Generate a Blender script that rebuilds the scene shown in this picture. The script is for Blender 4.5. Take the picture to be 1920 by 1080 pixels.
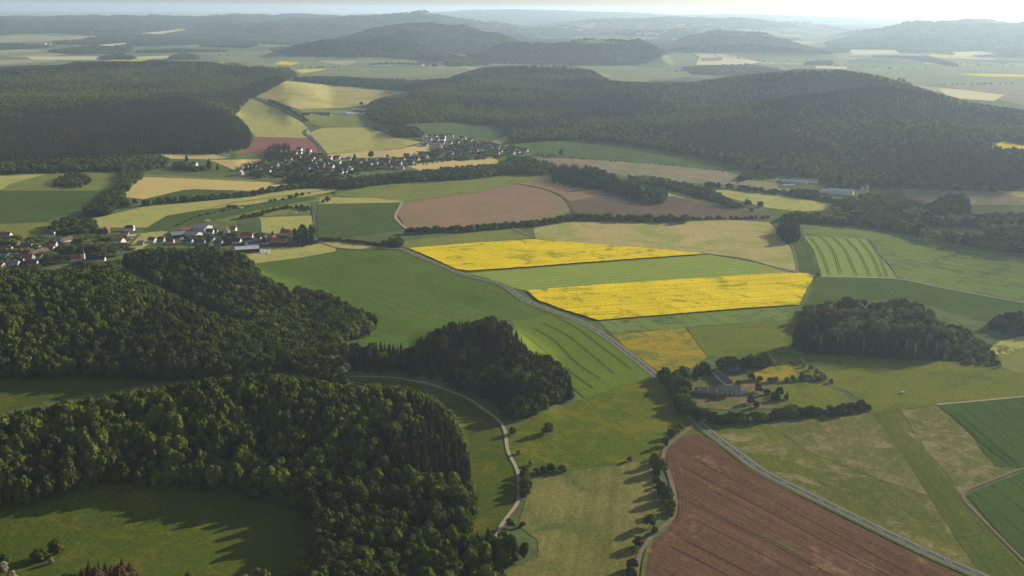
import bpy, math, random, colorsys
import numpy as np
from mathutils import Vector, Matrix
from mathutils.geometry import delaunay_2d_cdt
random.seed(7); rng = np.random.default_rng(11)
R = math.radians
for o in list(bpy.data.objects): bpy.data.objects.remove(o)
scn = bpy.context.scene
COL = scn.collection

# ------------------------------------------------------------------ camera, sky, sun
W_, H_ = 1920.0, 1080.0
FPX = 2059.0
CAMH = 350.0
PITCH = R(14.3); ROLL = R(0.42)
F_ = np.array([0, math.cos(PITCH), -math.sin(PITCH)])
U0 = np.array([0, math.sin(PITCH), math.cos(PITCH)])
X0 = np.array([1.0, 0, 0])
RT = math.cos(ROLL)*X0 + math.sin(ROLL)*U0
UP = -math.sin(ROLL)*X0 + math.cos(ROLL)*U0
cam_d = bpy.data.cameras.new('camera'); cam = bpy.data.objects.new('camera', cam_d); COL.objects.link(cam)
cam.matrix_world = Matrix(((RT[0], UP[0], -F_[0], 0), (RT[1], UP[1], -F_[1], 0), (RT[2], UP[2], -F_[2], CAMH), (0, 0, 0, 1)))
cam_d.sensor_width = 36; cam_d.lens = 36*FPX/W_
cam_d.clip_start = 1.0; cam_d.clip_end = 200000
scn.camera = cam
SUN_AZ, SUN_EL = R(54), R(16.5)
world = bpy.data.worlds.new('World'); scn.world = world; world.use_nodes = True
wn = world.node_tree.nodes; wl = world.node_tree.links; wn.clear()
sky = wn.new('ShaderNodeTexSky'); sky.sky_type = 'NISHITA'; sky.sun_disc = False
sky.sun_elevation = SUN_EL; sky.sun_rotation = SUN_AZ; sky.altitude = 500
sky.air_density = 1.0; sky.dust_density = 1.2; sky.ozone_density = 2.0
bg = wn.new('ShaderNodeBackground'); bg.inputs[1].default_value = 0.07
wo = wn.new('ShaderNodeOutputWorld'); hs = wn.new('ShaderNodeHueSaturation'); hs.inputs['Saturation'].default_value = .55; wl.new(sky.outputs[0], hs.inputs['Color']); wl.new(hs.outputs[0], bg.inputs[0]); wl.new(bg.outputs[0], wo.inputs[0])
sd = bpy.data.lights.new('sun', 'SUN'); sd.energy = 5.0; sd.angle = R(0.6); sd.color = (1.0, 0.90, 0.74)
sun = bpy.data.objects.new('sun', sd); COL.objects.link(sun)
sdir = Vector((math.sin(SUN_AZ)*math.cos(SUN_EL), math.cos(SUN_AZ)*math.cos(SUN_EL), math.sin(SUN_EL)))
sun.rotation_euler = sdir.to_track_quat('Z', 'Y').to_euler(); sun.location = (400, 300, 600)
scn.view_settings.view_transform = 'Standard'; scn.view_settings.look = 'None'
scn.view_settings.gamma = 1; scn.view_settings.use_curve_mapping = False
scn.view_settings.exposure = 0.92
HAZE_DENSITY = 4.0e-5

# ------------------------------------------------------------------ terrain
def ray(u, v):
    u = np.asarray(u, float); v = np.asarray(v, float)
    a = (u-W_/2)/FPX; b = -(v-H_/2)/FPX
    return a[..., None]*RT + b[..., None]*UP + F_
def project(x, y, z):
    p = np.stack([x, y, z-CAMH], -1)
    d = p@F_
    return W_/2+FPX*(p@RT)/d, H_/2-FPX*(p@UP)/d
def crest(pts, tree, wf, wb, pad=1.6):
    """pts: (u, v of the canopy skyline, ground range)."""
    az, zz, dd = [], [], []
    for u, v, d in pts:
        D = ray(u, v); az.append(math.atan2(D[0], D[1]))
        zz.append(max(0.0, CAMH + d*D[2]/math.hypot(D[0], D[1]) - tree)); dd.append(d)
    az = [az[0]-R(pad)] + az + [az[-1]+R(pad)]; zz = [0] + zz + [0]; dd = [dd[0]] + dd + [dd[-1]]
    return np.array(az), np.array(zz), np.array(dd), wf, wb
RIDGES = [
 # front-left wooded ridge
 crest([(-300,775,850),(0,770,850),(100,752,855),(210,735,860),(300,718,870),(440,700,880),(560,700,880),(700,712,870),(760,730,850)], 20, 130, 90, 3.2),
 # wooded hill behind it
 crest([(-300,495,1250),(0,492,1250),(200,495,1250),(240,508,1240),(330,550,1210),(420,590,1170),(520,612,1130),(600,650,1080)], 19, 260, 170),
 crest([(235,478,1450),(290,462,1450),(400,458,1440),(460,474,1420),(500,508,1380),(560,532,1320),(640,562,1250),(700,605,1180)], 19, 190, 130, 1.6),
 # spruce knoll
 crest([(770,650,1060),(820,612,1075),(870,594,1090),(920,589,1090),(960,603,1070),(1000,640,1040),(1050,685,1000),(1080,715,970)], 21, 180, 130, 1.4),
 # left plateau forest
 crest([(-400,205,3700),(0,200,3700),(150,182,3900),(340,166,4000),(420,193,3700),(455,240,3300)], 24, 1300, 900, 2.2),
 crest([(-400,128,5500),(0,128,5500),(200,122,5700),(400,124,5500),(520,126,4900),(535,135,4700)], 20, 1500, 1500, 2.2),
 # centre-right wooded hills
 crest([(700,192,4000),(760,170,4200),(830,150,4700),(900,128,5400),(1000,122,5500),(1100,129,5300),(1140,152,4700)], 20, 2000, 900),
 crest([(1140,158,4500),(1200,155,4450),(1300,152,4400),(1400,142,4350),(1500,134,4300),(1570,133,4300),(1650,143,4100),(1720,165,3800),(1780,187,3500),(1860,200,3350),(1920,212,3200),(2200,240,3000)], 21, 1900, 800),
 crest([(60,82,11500),(200,76,11500),(330,82,11500)], 15, 900, 900), crest([(380,90,9800),(470,83,9800),(560,91,9800)], 15, 600, 700), crest([(1100,66,13500),(1250,58,13500),(1380,66,13500)], 15, 1100, 1200), crest([(960,60,16000),(1060,53,16000),(1180,60,16000)], 15, 1400, 1400), crest([(1250,92,8900),(1400,86,9000),(1540,94,8900)], 15, 500, 600), crest([(0,62,14500),(150,55,14500),(300,62,14500)], 15, 1500, 1500),
 # further hills
 crest([(520,94,8200),(560,88,8200),(640,75,8300),(720,70,8300),(780,80,8200),(830,97,8000)], 18, 900, 900, 0.5),
 crest([(600,80,9800),(640,72,9800),(700,58,9800),(760,50,9800),(870,50,9800),(920,62,9600),(980,78,9200)], 18, 1600, 1500, 0.6),
 crest([(820,104,7600),(870,92,7700),(930,82,7800),(1000,78,7800),(1100,78,7800),(1200,81,7800),(1245,95,7500)], 18, 700, 800, 0.35),
 crest([(1270,78,10500),(1350,60,10800),(1420,66,10800),(1480,78,10300),(1550,100,9300)], 18, 1400, 1500, 0.4),
 crest([(1540,78,14500),(1620,60,14500),(1700,45,14500),(1760,42,14500),(1830,43,14500),(1920,46,14000),(2200,50,14000)], 18, 5200, 3000, 0.8),
 crest([(-400,40,20000),(0,37,20000),(120,34,20000),(250,31,20000),(350,33,20000),(430,29,20000),(560,30,21000),(680,34,21000)], 15, 7000, 6000),
 crest([(330,58,15500),(480,46,15500),(640,37,16000),(720,30,16500),(790,26,16500),(850,38,16500),(960,52,16000)], 15, 4500, 4000),
 crest([(640,33,33000),(760,28,33000),(880,23,33000),(960,23,33000),(1200,27,33000),(1330,30,33000),(1500,35,33000),(1640,40,33000),(1900,44,33000)], 0, 12000, 12000),
 crest([(1000,52,20000),(1100,42,20000),(1250,38,20000),(1400,42,20000),(1520,50,20000)], 0, 5000, 5000),
]
def noise2(x, y, s, seed):
    """smooth value noise, vectorised"""
    X = np.asarray(x)/s; Y = np.asarray(y)/s
    xi = np.floor(X).astype(np.int64); yi = np.floor(Y).astype(np.int64)
    fx = X-xi; fy = Y-yi; fx = fx*fx*(3-2*fx); fy = fy*fy*(3-2*fy)
    def h(a, b):
        n = (a*374761393 + b*668265263 + seed*974711) & 0x7fffffff
        n = ((n ^ (n >> 13))*1274126177) & 0x7fffffff
        n = n ^ (n >> 16)
        return (n % 100003)/100003.0
    return (h(xi, yi)*(1-fx)+h(xi+1, yi)*fx)*(1-fy) + (h(xi, yi+1)*(1-fx)+h(xi+1, yi+1)*fx)*fy
def height(x, y, parts=False):
    x = np.asarray(x, float); y = np.asarray(y, float)
    az = np.arctan2(x, y); r = np.hypot(x, y)+1e-6
    acc = np.zeros_like(r)
    for a, z, d, wf, wb in RIDGES:
        zc = np.interp(az, a, z, left=0, right=0); dc = np.interp(az, a, d)
        t = (r-dc); w = np.where(t < 0, wf, wb); t = np.clip(np.abs(t)/w, 0, 1)
        acc += (zc*0.5*(1+np.cos(np.pi*t)))**4
    hill = acc**0.25
    ff = np.clip((r-1700)/900, 0, 1)
    rid = 1-np.abs(noise2(x*.8+y*.5, y*.7-x*.2, 620, 3)*2-1)
    n = (rid-.72)*80*ff + (noise2(x, y, 260, 4)-.5)*(10+34*ff) + (noise2(x, y, 120, 5)-.5)*9
    out = hill + n*np.clip(hill/62, 0, 1)**1.5*np.clip(1.15-np.abs(r-9000)/40000, 0, 1)
    out = out + (noise2(x, y, 500, 9)-.5)*5*np.clip((r-300)/600, 0, 1)
    far = np.clip((r-9000)/9000, 0, 1)
    out = out + far*((noise2(x, y, 2300, 21))*70 + noise2(x, y, 1100, 22)*25 - 20)
    if parts: return out, hill
    return out
RR = 380*np.exp(np.linspace(0, math.log(62000/380), 1500))
def cast(u, v):
    """first hit of the pixel rays with the terrain"""
    u = np.atleast_1d(np.asarray(u, float)); v = np.atleast_1d(np.asarray(v, float))
    D = ray(u, v); hor = np.hypot(D[:, 0], D[:, 1])
    dx, dy, s = D[:, 0]/hor, D[:, 1]/hor, D[:, 2]/hor
    Rg = RR[None, :]
    hz = height(dx[:, None]*Rg, dy[:, None]*Rg); rz = CAMH + s[:, None]*Rg
    below = rz <= hz
    i = np.where(below.any(1), below.argmax(1), len(RR)-1); i = np.maximum(i, 1)
    k = np.arange(len(u)); g0 = (rz-hz)[k, i-1]; g1 = (rz-hz)[k, i]
    t = np.clip(g0/(g0-g1+1e-9), 0, 1); r = RR[i-1]+(RR[i]-RR[i-1])*t
    x, y = dx*r, dy*r
    return x, y, height(x, y)
def inpoly(px, py, poly):
    P = np.asarray(poly, float); n = len(P); c = np.zeros(px.shape, bool); j = n-1
    for i in range(n):
        xi, yi = P[i]; xj, yj = P[j]
        if yi != yj:
            c ^= ((yi > py) != (yj > py)) & (px < (xj-xi)*(py-yi)/(yj-yi)+xi)
        j = i
    return c
def densify(pts, step, closed=True):
    out = []; n = len(pts)
    for i in range(n if closed else n-1):
        a = pts[i]; b = pts[(i+1) % n]; L = math.hypot(b[0]-a[0], b[1]-a[1]); k = max(1, int(L/step))
        for q in range(k): out.append((a[0]+(b[0]-a[0])*q/k, a[1]+(b[1]-a[1])*q/k))
    if not closed: out.append(pts[-1])
    return out
def smooth_line(pts, step=6):
    """Catmull-Rom through pixel points"""
    P = [np.array(p, float) for p in pts]; P = [2*P[0]-P[1]]+P+[2*P[-1]-P[-2]]; out = []
    for i in range(1, len(P)-2):
        p0, p1, p2, p3 = P[i-1:i+3]; k = max(2, int(np.linalg.norm(p2-p1)/step))
        for q in range(k):
            t = q/k; out.append(tuple(.5*((2*p1)+(-p0+p2)*t+(2*p0-5*p1+4*p2-p3)*t*t+(-p0+3*p1-3*p2+p3)*t**3)))
    out.append(tuple(P[-2])); return out

# ------------------------------------------------------------------ materials
MATS = {}
def nt(m):
    m.use_nodes = True; t = m.node_tree; t.nodes.clear(); return t
def N(t, typ, **kw):
    n = t.nodes.new(typ)
    for k, v in kw.items():
        if k.startswith('_'): setattr(n, k[1:], v)
        else: n.inputs[k].default_value = v
    return n
def mathn(t, op, a, b=None, clamp=False):
    n = t.nodes.new('ShaderNodeMath'); n.operation = op; n.use_clamp = clamp
    for i, x in enumerate((a, b)):
        if x is None: continue
        if isinstance(x, (int, float)): n.inputs[i].default_value = x
        else: t.links.new(x, n.inputs[i])
    return n.outputs[0]
def mix(t, fac, a, b, mode='MIX'):
    n = t.nodes.new('ShaderNodeMix'); n.data_type = 'RGBA'; n.blend_type = mode
    for i, x in ((0, fac), (6, a), (7, b)):
        if isinstance(x, (int, float)): n.inputs[i].default_value = x
        elif isinstance(x, tuple): n.inputs[i].default_value = (x[0], x[1], x[2], 1)
        else: t.links.new(x, n.inputs[i])
    return n.outputs[2]
def noise(t, vec, scale, detail=3, rough=.55, dist=0.0):
    n = t.nodes.new('ShaderNodeTexNoise'); n.inputs['Scale'].default_value = scale
    n.inputs['Detail'].default_value = detail; n.inputs['Roughness'].default_value = rough; n.inputs['Distortion'].default_value = dist
    t.links.new(vec, n.inputs['Vector']); return n.outputs['Fac']
def ramp(t, fac, lo, hi):
    n = t.nodes.new('ShaderNodeMapRange'); t.links.new(fac, n.inputs[0]); n.inputs[1].default_value = lo; n.inputs[2].default_value = hi
    n.clamp = True; return n.outputs[0]
def finish(t, col, rough=1.0, spec=0.0):
    b = t.nodes.new('ShaderNodeBsdfPrincipled'); b.inputs['Roughness'].default_value = rough
    b.inputs['Specular IOR Level'].default_value = spec
    if isinstance(col, tuple): b.inputs['Base Color'].default_value = (*col, 1)
    else: t.links.new(col, b.inputs['Base Color'])
    o = t.nodes.new('ShaderNodeOutputMaterial'); t.links.new(b.outputs[0], o.inputs[0]); return b
def rotpos(t, ang, sx=1.0, sy=1.0):
    g = t.nodes.new('ShaderNodeNewGeometry'); m = t.nodes.new('ShaderNodeMapping')
    m.inputs['Rotation'].default_value = (0, 0, ang); m.inputs['Scale'].default_value = (1, 1, 0)
    m2 = t.nodes.new('ShaderNodeMapping'); m2.inputs['Scale'].default_value = (sx, sy, 1)
    t.links.new(g.outputs['Position'], m.inputs[0]); t.links.new(m.outputs[0], m2.inputs[0]); return m.outputs[0], m2.outputs[0]
def field_mat(key, a, b, c=None, big=.012, ang=0.0, streak=.35, wheel=0.0, wheelcol=None, amount=.5, fleck=None, thr=.58, wavelen=18.0):
    """a/b mottled soil or crop colours; c a third colour in drifts; streaks along the working direction"""
    if key in MATS: return MATS[key]
    m = bpy.data.materials.new(key); t = nt(m)
    pos, _ = rotpos(t, ang); _, st = rotpos(t, ang, .014, 1.0)
    n1 = noise(t, pos, big, 4, .6, .6); n2 = noise(t, pos, .09, 4, .65); n3 = noise(t, pos, .33, 4, .75)
    s1 = noise(t, st, .12, 4, .7)
    f = mathn(t, 'ADD', mathn(t, 'MULTIPLY', n1, .9), mathn(t, 'MULTIPLY', n2, .5))
    f = mathn(t, 'ADD', f, mathn(t, 'MULTIPLY', s1, streak))
    f = ramp(t, f, .52+streak*.5-.25*(1-amount)*0-.12, .52+streak*.5+.36)
    col = mix(t, f, a, b)
    if c is not None:
        n4 = noise(t, pos, big*1.7, 5, .62, 1.2)
        col = mix(t, ramp(t, mathn(t, 'ADD', n4, mathn(t, 'MULTIPLY', mathn(t, 'SUBTRACT', n2, .5), .5)), thr-.07, thr+.10), col, c)
    if wheel > 0:
        sp = t.nodes.new('ShaderNodeSeparateXYZ'); t.links.new(pos, sp.inputs[0])
        wob = mathn(t, 'MULTIPLY', mathn(t, 'SUBTRACT', noise(t, pos, .008, 2), .5), 14)
        ph = mathn(t, 'FRACT', mathn(t, 'DIVIDE', mathn(t, 'ADD', sp.outputs[1], wob), wavelen))
        d1 = mathn(t, 'ABSOLUTE', mathn(t, 'SUBTRACT', ph, .5))
        line = ramp(t, d1, 1.3/wavelen, .5/wavelen)
        col = mix(t, mathn(t, 'MULTIPLY', line, wheel), col, wheelcol or tuple(x*.45 for x in a))
    lum = ramp(t, n3, .3, .7); lm = mathn(t, 'ADD', mathn(t, 'MULTIPLY', lum, .75), .62)
    gl = t.nodes.new('ShaderNodeCombineColor'); [t.links.new(lm, gl.inputs[i]) for i in range(3)]
    col = mix(t, 1.0, col, gl.outputs[0], 'MULTIPLY')
    finish(t, col); MATS[key] = m; return m
def plain(key, col, rough=.9, var=.15, scale=.5, spec=.2):
    if key in MATS: return MATS[key]
    m = bpy.data.materials.new(key); t = nt(m)
    g = t.nodes.new('ShaderNodeNewGeometry'); n = noise(t, g.outputs['Position'], scale, 4, .6)
    c = mix(t, ramp(t, n, .3, .7), tuple(x*(1-var) for x in col), tuple(min(1, x*(1+var)) for x in col))
    finish(t, c, rough, spec if spec > .3 else 0.0); MATS[key] = m; return m
def leaf_mat(key, cols, trans=.25, nscale=.0045):
    m = bpy.data.materials.new(key); t = nt(m)
    oi = t.nodes.new('ShaderNodeObjectInfo')
    n = noise(t, oi.outputs['Location'], nscale, 4, .65)
    f = mathn(t, 'ADD', mathn(t, 'MULTIPLY', mathn(t, 'SUBTRACT', n, .45), 2.0), mathn(t, 'MULTIPLY', oi.outputs['Random'], .6), )
    f = mathn(t, 'ADD', f, .12, True)
    r = t.nodes.new('ShaderNodeValToRGB'); t.links.new(f, r.inputs[0]); e = r.color_ramp.elements
    while len(e) < len(cols): e.new(.5)
    for i, c in enumerate(cols): e[i].position = i/(len(cols)-1); e[i].color = (*c, 1)
    g = t.nodes.new('ShaderNodeNewGeometry'); n2 = noise(t, g.outputs['Position'], .45, 3, .7)
    col = mix(t, ramp(t, n2, .3, .72), r.outputs[0], mix(t, 1.0, r.outputs[0], (1.45, 1.38, 1.25), 'MULTIPLY'))
    d = t.nodes.new('ShaderNodeBsdfDiffuse'); tr = t.nodes.new('ShaderNodeBsdfTranslucent'); mx = t.nodes.new('ShaderNodeMixShader')
    t.links.new(col, d.inputs[0]); t.links.new(mix(t, 1.0, col, (1.25, 1.35, .6), 'MULTIPLY'), tr.inputs[0])
    mx.inputs[0].default_value = trans; t.links.new(d.outputs[0], mx.inputs[1]); t.links.new(tr.outputs[0], mx.inputs[2])
    o = t.nodes.new('ShaderNodeOutputMaterial'); t.links.new(mx.outputs[0], o.inputs[0]); MATS[key] = m; return m
BARK = plain('bark', (.07, .055, .04), .95, .3, 2)
LEAF = leaf_mat('broadleaf_foliage', [(.030,.042,.009), (.048,.066,.011), (.068,.092,.014), (.092,.118,.017), (.118,.120,.026)])
BROWNN = leaf_mat('brown_needles', [(.042,.026,.016), (.055,.034,.02), (.036,.028,.015)], .06)
LEAFD = leaf_mat('dark_broadleaf_foliage', [(.024,.028,.010), (.034,.041,.011), (.048,.060,.013), (.062,.048,.020)], .15)
NEEDLE = leaf_mat('spruce_needles', [(.017,.022,.010), (.032,.028,.015), (.026,.034,.014), (.050,.038,.020)], .06)
PALE = leaf_mat('pale_spring_foliage', [(.15,.16,.07), (.19,.18,.09), (.16,.18,.06)], .3)
BLOSSOM = leaf_mat('blossoming_foliage', [(.17,.155,.10), (.22,.20,.14)], .2)
RUST = leaf_mat('rusty_foliage', [(.22,.10,.035), (.18,.085,.035)], .2)

# far ground: patchwork of pasture, crops and stubble
def ground_mat():
    m = bpy.data.materials.new('countryside_ground'); t = nt(m)
    g = t.nodes.new('ShaderNodeNewGeometry'); mp = t.nodes.new('ShaderNodeMapping'); mp.inputs['Rotation'].default_value = (0, 0, .5); mp.inputs['Scale'].default_value = (1, .55, 0)
    t.links.new(g.outputs['Position'], mp.inputs[0])
    w = t.nodes.new('ShaderNodeTexNoise'); w.inputs['Scale'].default_value = .0016; w.inputs['Detail'].default_value = 2; t.links.new(mp.outputs[0], w.inputs['Vector'])
    av = t.nodes.new('ShaderNodeVectorMath'); av.operation = 'SCALE'; av.inputs[3].default_value = 420; t.links.new(w.outputs['Color'], av.inputs[0])
    ad = t.nodes.new('ShaderNodeVectorMath'); ad.operation = 'ADD'; t.links.new(mp.outputs[0], ad.inputs[0]); t.links.new(av.outputs[0], ad.inputs[1])
    v = t.nodes.new('ShaderNodeTexVoronoi'); v.inputs['Scale'].default_value = 1/330; t.links.new(ad.outputs[0], v.inputs['Vector'])
    s = t.nodes.new('ShaderNodeSeparateColor'); t.links.new(v.outputs['Color'], s.inputs[0])
    r = t.nodes.new('ShaderNodeValToRGB'); t.links.new(s.outputs[0], r.inputs[0]); r.color_ramp.interpolation = 'CONSTANT'
    e = r.color_ramp.elements
    cs = [(0,(.12,.145,.07)), (.22,(.08,.10,.05)), (.40,(.18,.19,.09)), (.55,(.27,.25,.14)), (.66,(.14,.155,.08)), (.80,(.15,.115,.09)), (.88,(.30,.27,.16)), (.975,(.42,.34,.05))]
    while len(e) < len(cs): e.new(.5)
    for i, (p, c) in enumerate(cs): e[i].position = p; e[i].color = (*c, 1)
    far = t.nodes.new('ShaderNodeVectorMath'); far.operation = 'LENGTH'; t.links.new(g.outputs['Position'], far.inputs[0])
    n = noise(t, g.outputs['Position'], .02, 4, .6)
    near = mix(t, ramp(t, n, .3, .7), (.065, .095, .03), (.11, .13, .045))
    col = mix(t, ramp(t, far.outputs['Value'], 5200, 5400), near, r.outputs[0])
    n2 = noise(t, g.outputs['Position'], .12, 4, .65)
    lm = mathn(t, 'ADD', mathn(t, 'MULTIPLY', ramp(t, n2, .25, .75), .5), .75)
    gl = t.nodes.new('ShaderNodeCombineColor'); [t.links.new(lm, gl.inputs[i]) for i in range(3)]
    finish(t, mix(t, 1.0, col, gl.outputs[0], 'MULTIPLY')); return m

# ------------------------------------------------------------------ object helpers
def tag(o, label=None, cat=None, group=None, kind=None):
    if label: o['label'] = label
    if cat: o['category'] = cat
    if group: o['group'] = group
    if kind: o['kind'] = kind
    return o
def mesh(name, verts, faces, mats, smooth=False, fm=None):
    me = bpy.data.meshes.new(name); me.from_pydata([tuple(map(float, v)) for v in verts], [], faces)
    for m in (mats if isinstance(mats, (list, tuple)) else [mats]): me.materials.append(m)
    if fm is not None: me.polygons.foreach_set('material_index', np.asarray(fm, np.int32))
    if smooth: me.polygons.foreach_set('use_smooth', np.ones(len(me.polygons), bool))
    me.update(); return me
def obj(name, me, parent=None, loc=None):
    o = bpy.data.objects.new(name, me); COL.objects.link(o)
    if parent: o.parent = parent
    if loc is not None: o.location = loc
    return o

# the ground sheet: polar grid, fine where the land is near
AZ = np.concatenate([np.radians(np.arange(-34, 34.01, .25)), np.radians(np.arange(40, 325.9, 6.0))])
RG = np.concatenate([[60, 160, 260, 340], 400*np.exp(np.linspace(0, math.log(62000/400), 420))])
AA, GG = np.meshgrid(AZ, RG)
GX, GY = GG*np.sin(AA), GG*np.cos(AA); GZ = height(GX, GY)
nr, na = AA.shape
vv = np.column_stack([GX.ravel(), GY.ravel(), GZ.ravel()])
vv = np.vstack([vv, [[0, 0, 0]]])
i, j = np.meshgrid(np.arange(nr-1), np.arange(na), indexing='ij'); j2 = (j+1) % na
faces = np.stack([i*na+j, i*na+j2, (i+1)*na+j2, (i+1)*na+j], -1).reshape(-1, 4)
me = bpy.data.meshes.new('ground')
nv, nf = len(vv), len(faces)
fan = np.array([[nv-1, k2, k] for k, k2 in zip(range(na), [(k+1) % na for k in range(na)])])
me.vertices.add(nv); me.vertices.foreach_set('co', vv.ravel())
loops = np.concatenate([faces[:, ::-1].ravel(), fan[:, ::-1].ravel()]); me.loops.add(len(loops)); me.loops.foreach_set('vertex_index', loops)
me.polygons.add(nf+na); ls = np.concatenate([np.arange(nf)*4, nf*4+np.arange(na)*3]); me.polygons.foreach_set('loop_start', ls)
me.polygons.foreach_set('use_smooth', np.ones(nf+na, bool)); me.update(calc_edges=True); me.validate()
me.materials.append(ground_mat())
ground = tag(obj('ground', me), 'rolling pasture ground under the whole valley', kind='structure')
NFINE = int((AZ < R(35)).sum()); inner = slice(4, None)
PAZ, PLR = AA[:, :NFINE][inner].ravel(), np.log(GG[:, :NFINE][inner]).ravel()

def lift(x, y, layer): return (.22+.14*layer)*np.maximum(1, np.hypot(x, y)/1300)
def sheet(name, poly, mat, layer=0, label=None, step=6, extra=0.0):
    """a piece of ground cover draped over the terrain"""
    P = densify(poly, step); P = np.array(P); x, y, z = cast(P[:, 0], P[:, 1])
    jj = np.clip(np.hypot(x, y)/1400, .4, 2.5)*.8; x = x+rng.uniform(-1, 1, len(x))*jj; y = y+rng.uniform(-1, 1, len(y))*jj
    S = 1000.0; ba = np.arctan2(x, y)*S; bl = np.log(np.hypot(x, y))*S
    keep = [0]
    for k in range(1, len(ba)):
        if math.hypot(ba[k]-ba[keep[-1]], bl[k]-bl[keep[-1]]) > .4: keep.append(k)
    ba, bl = ba[keep], bl[keep]; bp = np.column_stack([ba, bl])
    gi = (PAZ*S > ba.min()) & (PAZ*S < ba.max()) & (PLR*S > bl.min()) & (PLR*S < bl.max())
    ga, gl = PAZ[gi]*S, PLR[gi]*S; ins = inpoly(ga, gl, bp); ga, gl = ga[ins], gl[ins]
    pts = [Vector((a, b)) for a, b in bp] + [Vector((a, b)) for a, b in zip(ga, gl)]
    n = len(bp)
    vo, eo, fo, *_ = delaunay_2d_cdt(pts, [], [list(range(n))], 1, 1e-4)
    A = np.array([(v.x, v.y) for v in vo])/S; r = np.exp(A[:, 1]); X, Y = r*np.sin(A[:, 0]), r*np.cos(A[:, 0])
    Z = height(X, Y)+lift(X, Y, layer)+extra
    me = mesh(name, np.column_stack([X, Y, Z]), [list(f) for f in fo], mat, True)
    if len(me.polygons) and sum(p.normal.z for p in me.polygons) < 0: me.flip_normals()
    o = obj(name, me); return tag(o, label, kind='structure')
def ribbon(name, pix, width, mat, layer=3, parent=None, off=0.0, label=None, kind='structure', smooth=True, extra=0.0, dash=None):
    P = np.array(smooth_line(pix, 7) if smooth else densify(pix, 6, False)); x, y, z = cast(P[:, 0], P[:, 1])
    return ribbon_w(name, x, y, width, mat, layer, parent, off, label, kind, extra, dash)
def ribbon_w(name, x, y, width, mat, layer=3, parent=None, off=0.0, label=None, kind='structure', extra=0.0, dash=None):
    # resample evenly and smooth in world space
    s = np.concatenate([[0], np.cumsum(np.hypot(np.diff(x), np.diff(y)))]); n = max(8, int(s[-1]/6)); n = min(n, 900)
    q = np.linspace(0, s[-1], n); x = np.interp(q, s, x); y = np.interp(q, s, y)
    for _ in range(3):
        x[1:-1] = (x[:-2]+2*x[1:-1]+x[2:])/4; y[1:-1] = (y[:-2]+2*y[1:-1]+y[2:])/4
    tx, ty = np.gradient(x), np.gradient(y); L = np.hypot(tx, ty)+1e-9; nx, ny = -ty/L, tx/L
    rows = []
    for k in (-1, 0, 1):
        X = x+nx*(off+k*width/2); Y = y+ny*(off+k*width/2); rows.append(np.column_stack([X, Y, height(X, Y)+lift(X, Y, layer)+extra]))
    V = np.concatenate(rows); F = []
    for c in range(2):
        for k in range(n-1):
            if dash and (int(q[k]/6) % 3) != 0: continue
            F.append([c*n+k+1, c*n+k, (c+1)*n+k, (c+1)*n+k+1])
    me = mesh(name, V, F, mat, True)
    if len(me.polygons) and me.polygons[0].normal.z < 0: me.flip_normals()
    o = obj(name, me, parent)
    if parent is None: tag(o, label, kind=kind)
    return o

# ------------------------------------------------------------------ fields, tracks and roads
def dirpx(p, q):
    x, y, _ = cast([p[0], q[0]], [p[1], q[1]]); return -math.atan2(y[1]-y[0], x[1]-x[0])
SOIL = ((.135,.066,.048), (.20,.105,.072))
def M_meadow(key, a, b, c=None, p=None, q=None, **k):
    return field_mat(key, a, b, c, ang=dirpx(p, q) if p else .4, **k)
G_DK = M_meadow('green_cereal', (.058,.098,.016), (.088,.134,.022), (.15,.125,.05), (660,500), (960,600), streak=.7, wheel=.35, wavelen=16, thr=.66)
G_TR = M_meadow('bright_cereal', (.084,.125,.013), (.11,.15,.018), None, (1017,606), (1152,702), streak=.3)
G_BR = M_meadow('striped_cereal', (.18,.23,.04), (.215,.265,.048), None, (1000,501), (1320,478), streak=.2, wheel=.6, wavelen=15, wheelcol=(.06,.09,.025))
G_U2 = M_meadow('light_cereal', (.16,.215,.045), (.19,.24,.052), None, (1538,444), (1576,514), streak=.25)
G_U1 = M_meadow('dark_cereal', (.048,.076,.02), (.070,.10,.025), None, (1538,444), (1576,514), streak=.3, wheel=.45, wavelen=17)
G_U3 = M_meadow('green_slope_cereal', (.10,.145,.032), (.145,.185,.042), (.065,.10,.025), (1700,470), (1920,515), streak=.6, wheel=.5, wavelen=24)
G_U4 = M_meadow('deep_green_cereal', (.048,.074,.017), (.070,.098,.021), None, (1560,540), (1920,600), streak=.5)
G_M2 = M_meadow('deep_green_rows', (.038,.068,.012), (.054,.088,.016), (.20,.17,.07), (1780,770), (1900,860), streak=.3, wheel=.4, wavelen=20, thr=.73)
HAYM = M_meadow('mown_meadow', (.10,.105,.024), (.18,.16,.052), (.085,.11,.025), (1110,900), (1080,1060), streak=1.1)
MEAD = M_meadow('flowering_meadow', (.060,.088,.009), (.092,.114,.012), (.13,.128,.014), None, None, streak=.1, thr=.5)
MEAD2 = M_meadow('rough_meadow', (.064,.082,.014), (.115,.120,.024), (.21,.175,.085), (1500,800), (1800,1050), streak=.8, thr=.58, big=.011)
MDK = M_meadow('valley_meadow', (.050,.072,.009), (.070,.088,.012), (.10,.10,.014), None, None, streak=.1)
BUTT = M_meadow('buttercup_meadow', (.20,.165,.015), (.30,.21,.015), (.12,.14,.025), (1160,640), (1300,640), streak=.25, thr=.52, big=.02)
BUT2 = M_meadow('buttercup_pasture', (.092,.122,.018), (.14,.142,.018), (.08,.10,.02), (1500,700), (1900,720), streak=.3, thr=.56, big=.011)
RAPE = M_meadow('flowering_rapeseed', (.44,.34,.006), (.66,.49,.008), (.20,.20,.01), (1100,500), (1400,485), streak=1.3, thr=.60, big=.016, wheel=.45, wheelcol=(.28,.23,.01), wavelen=27)
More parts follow.
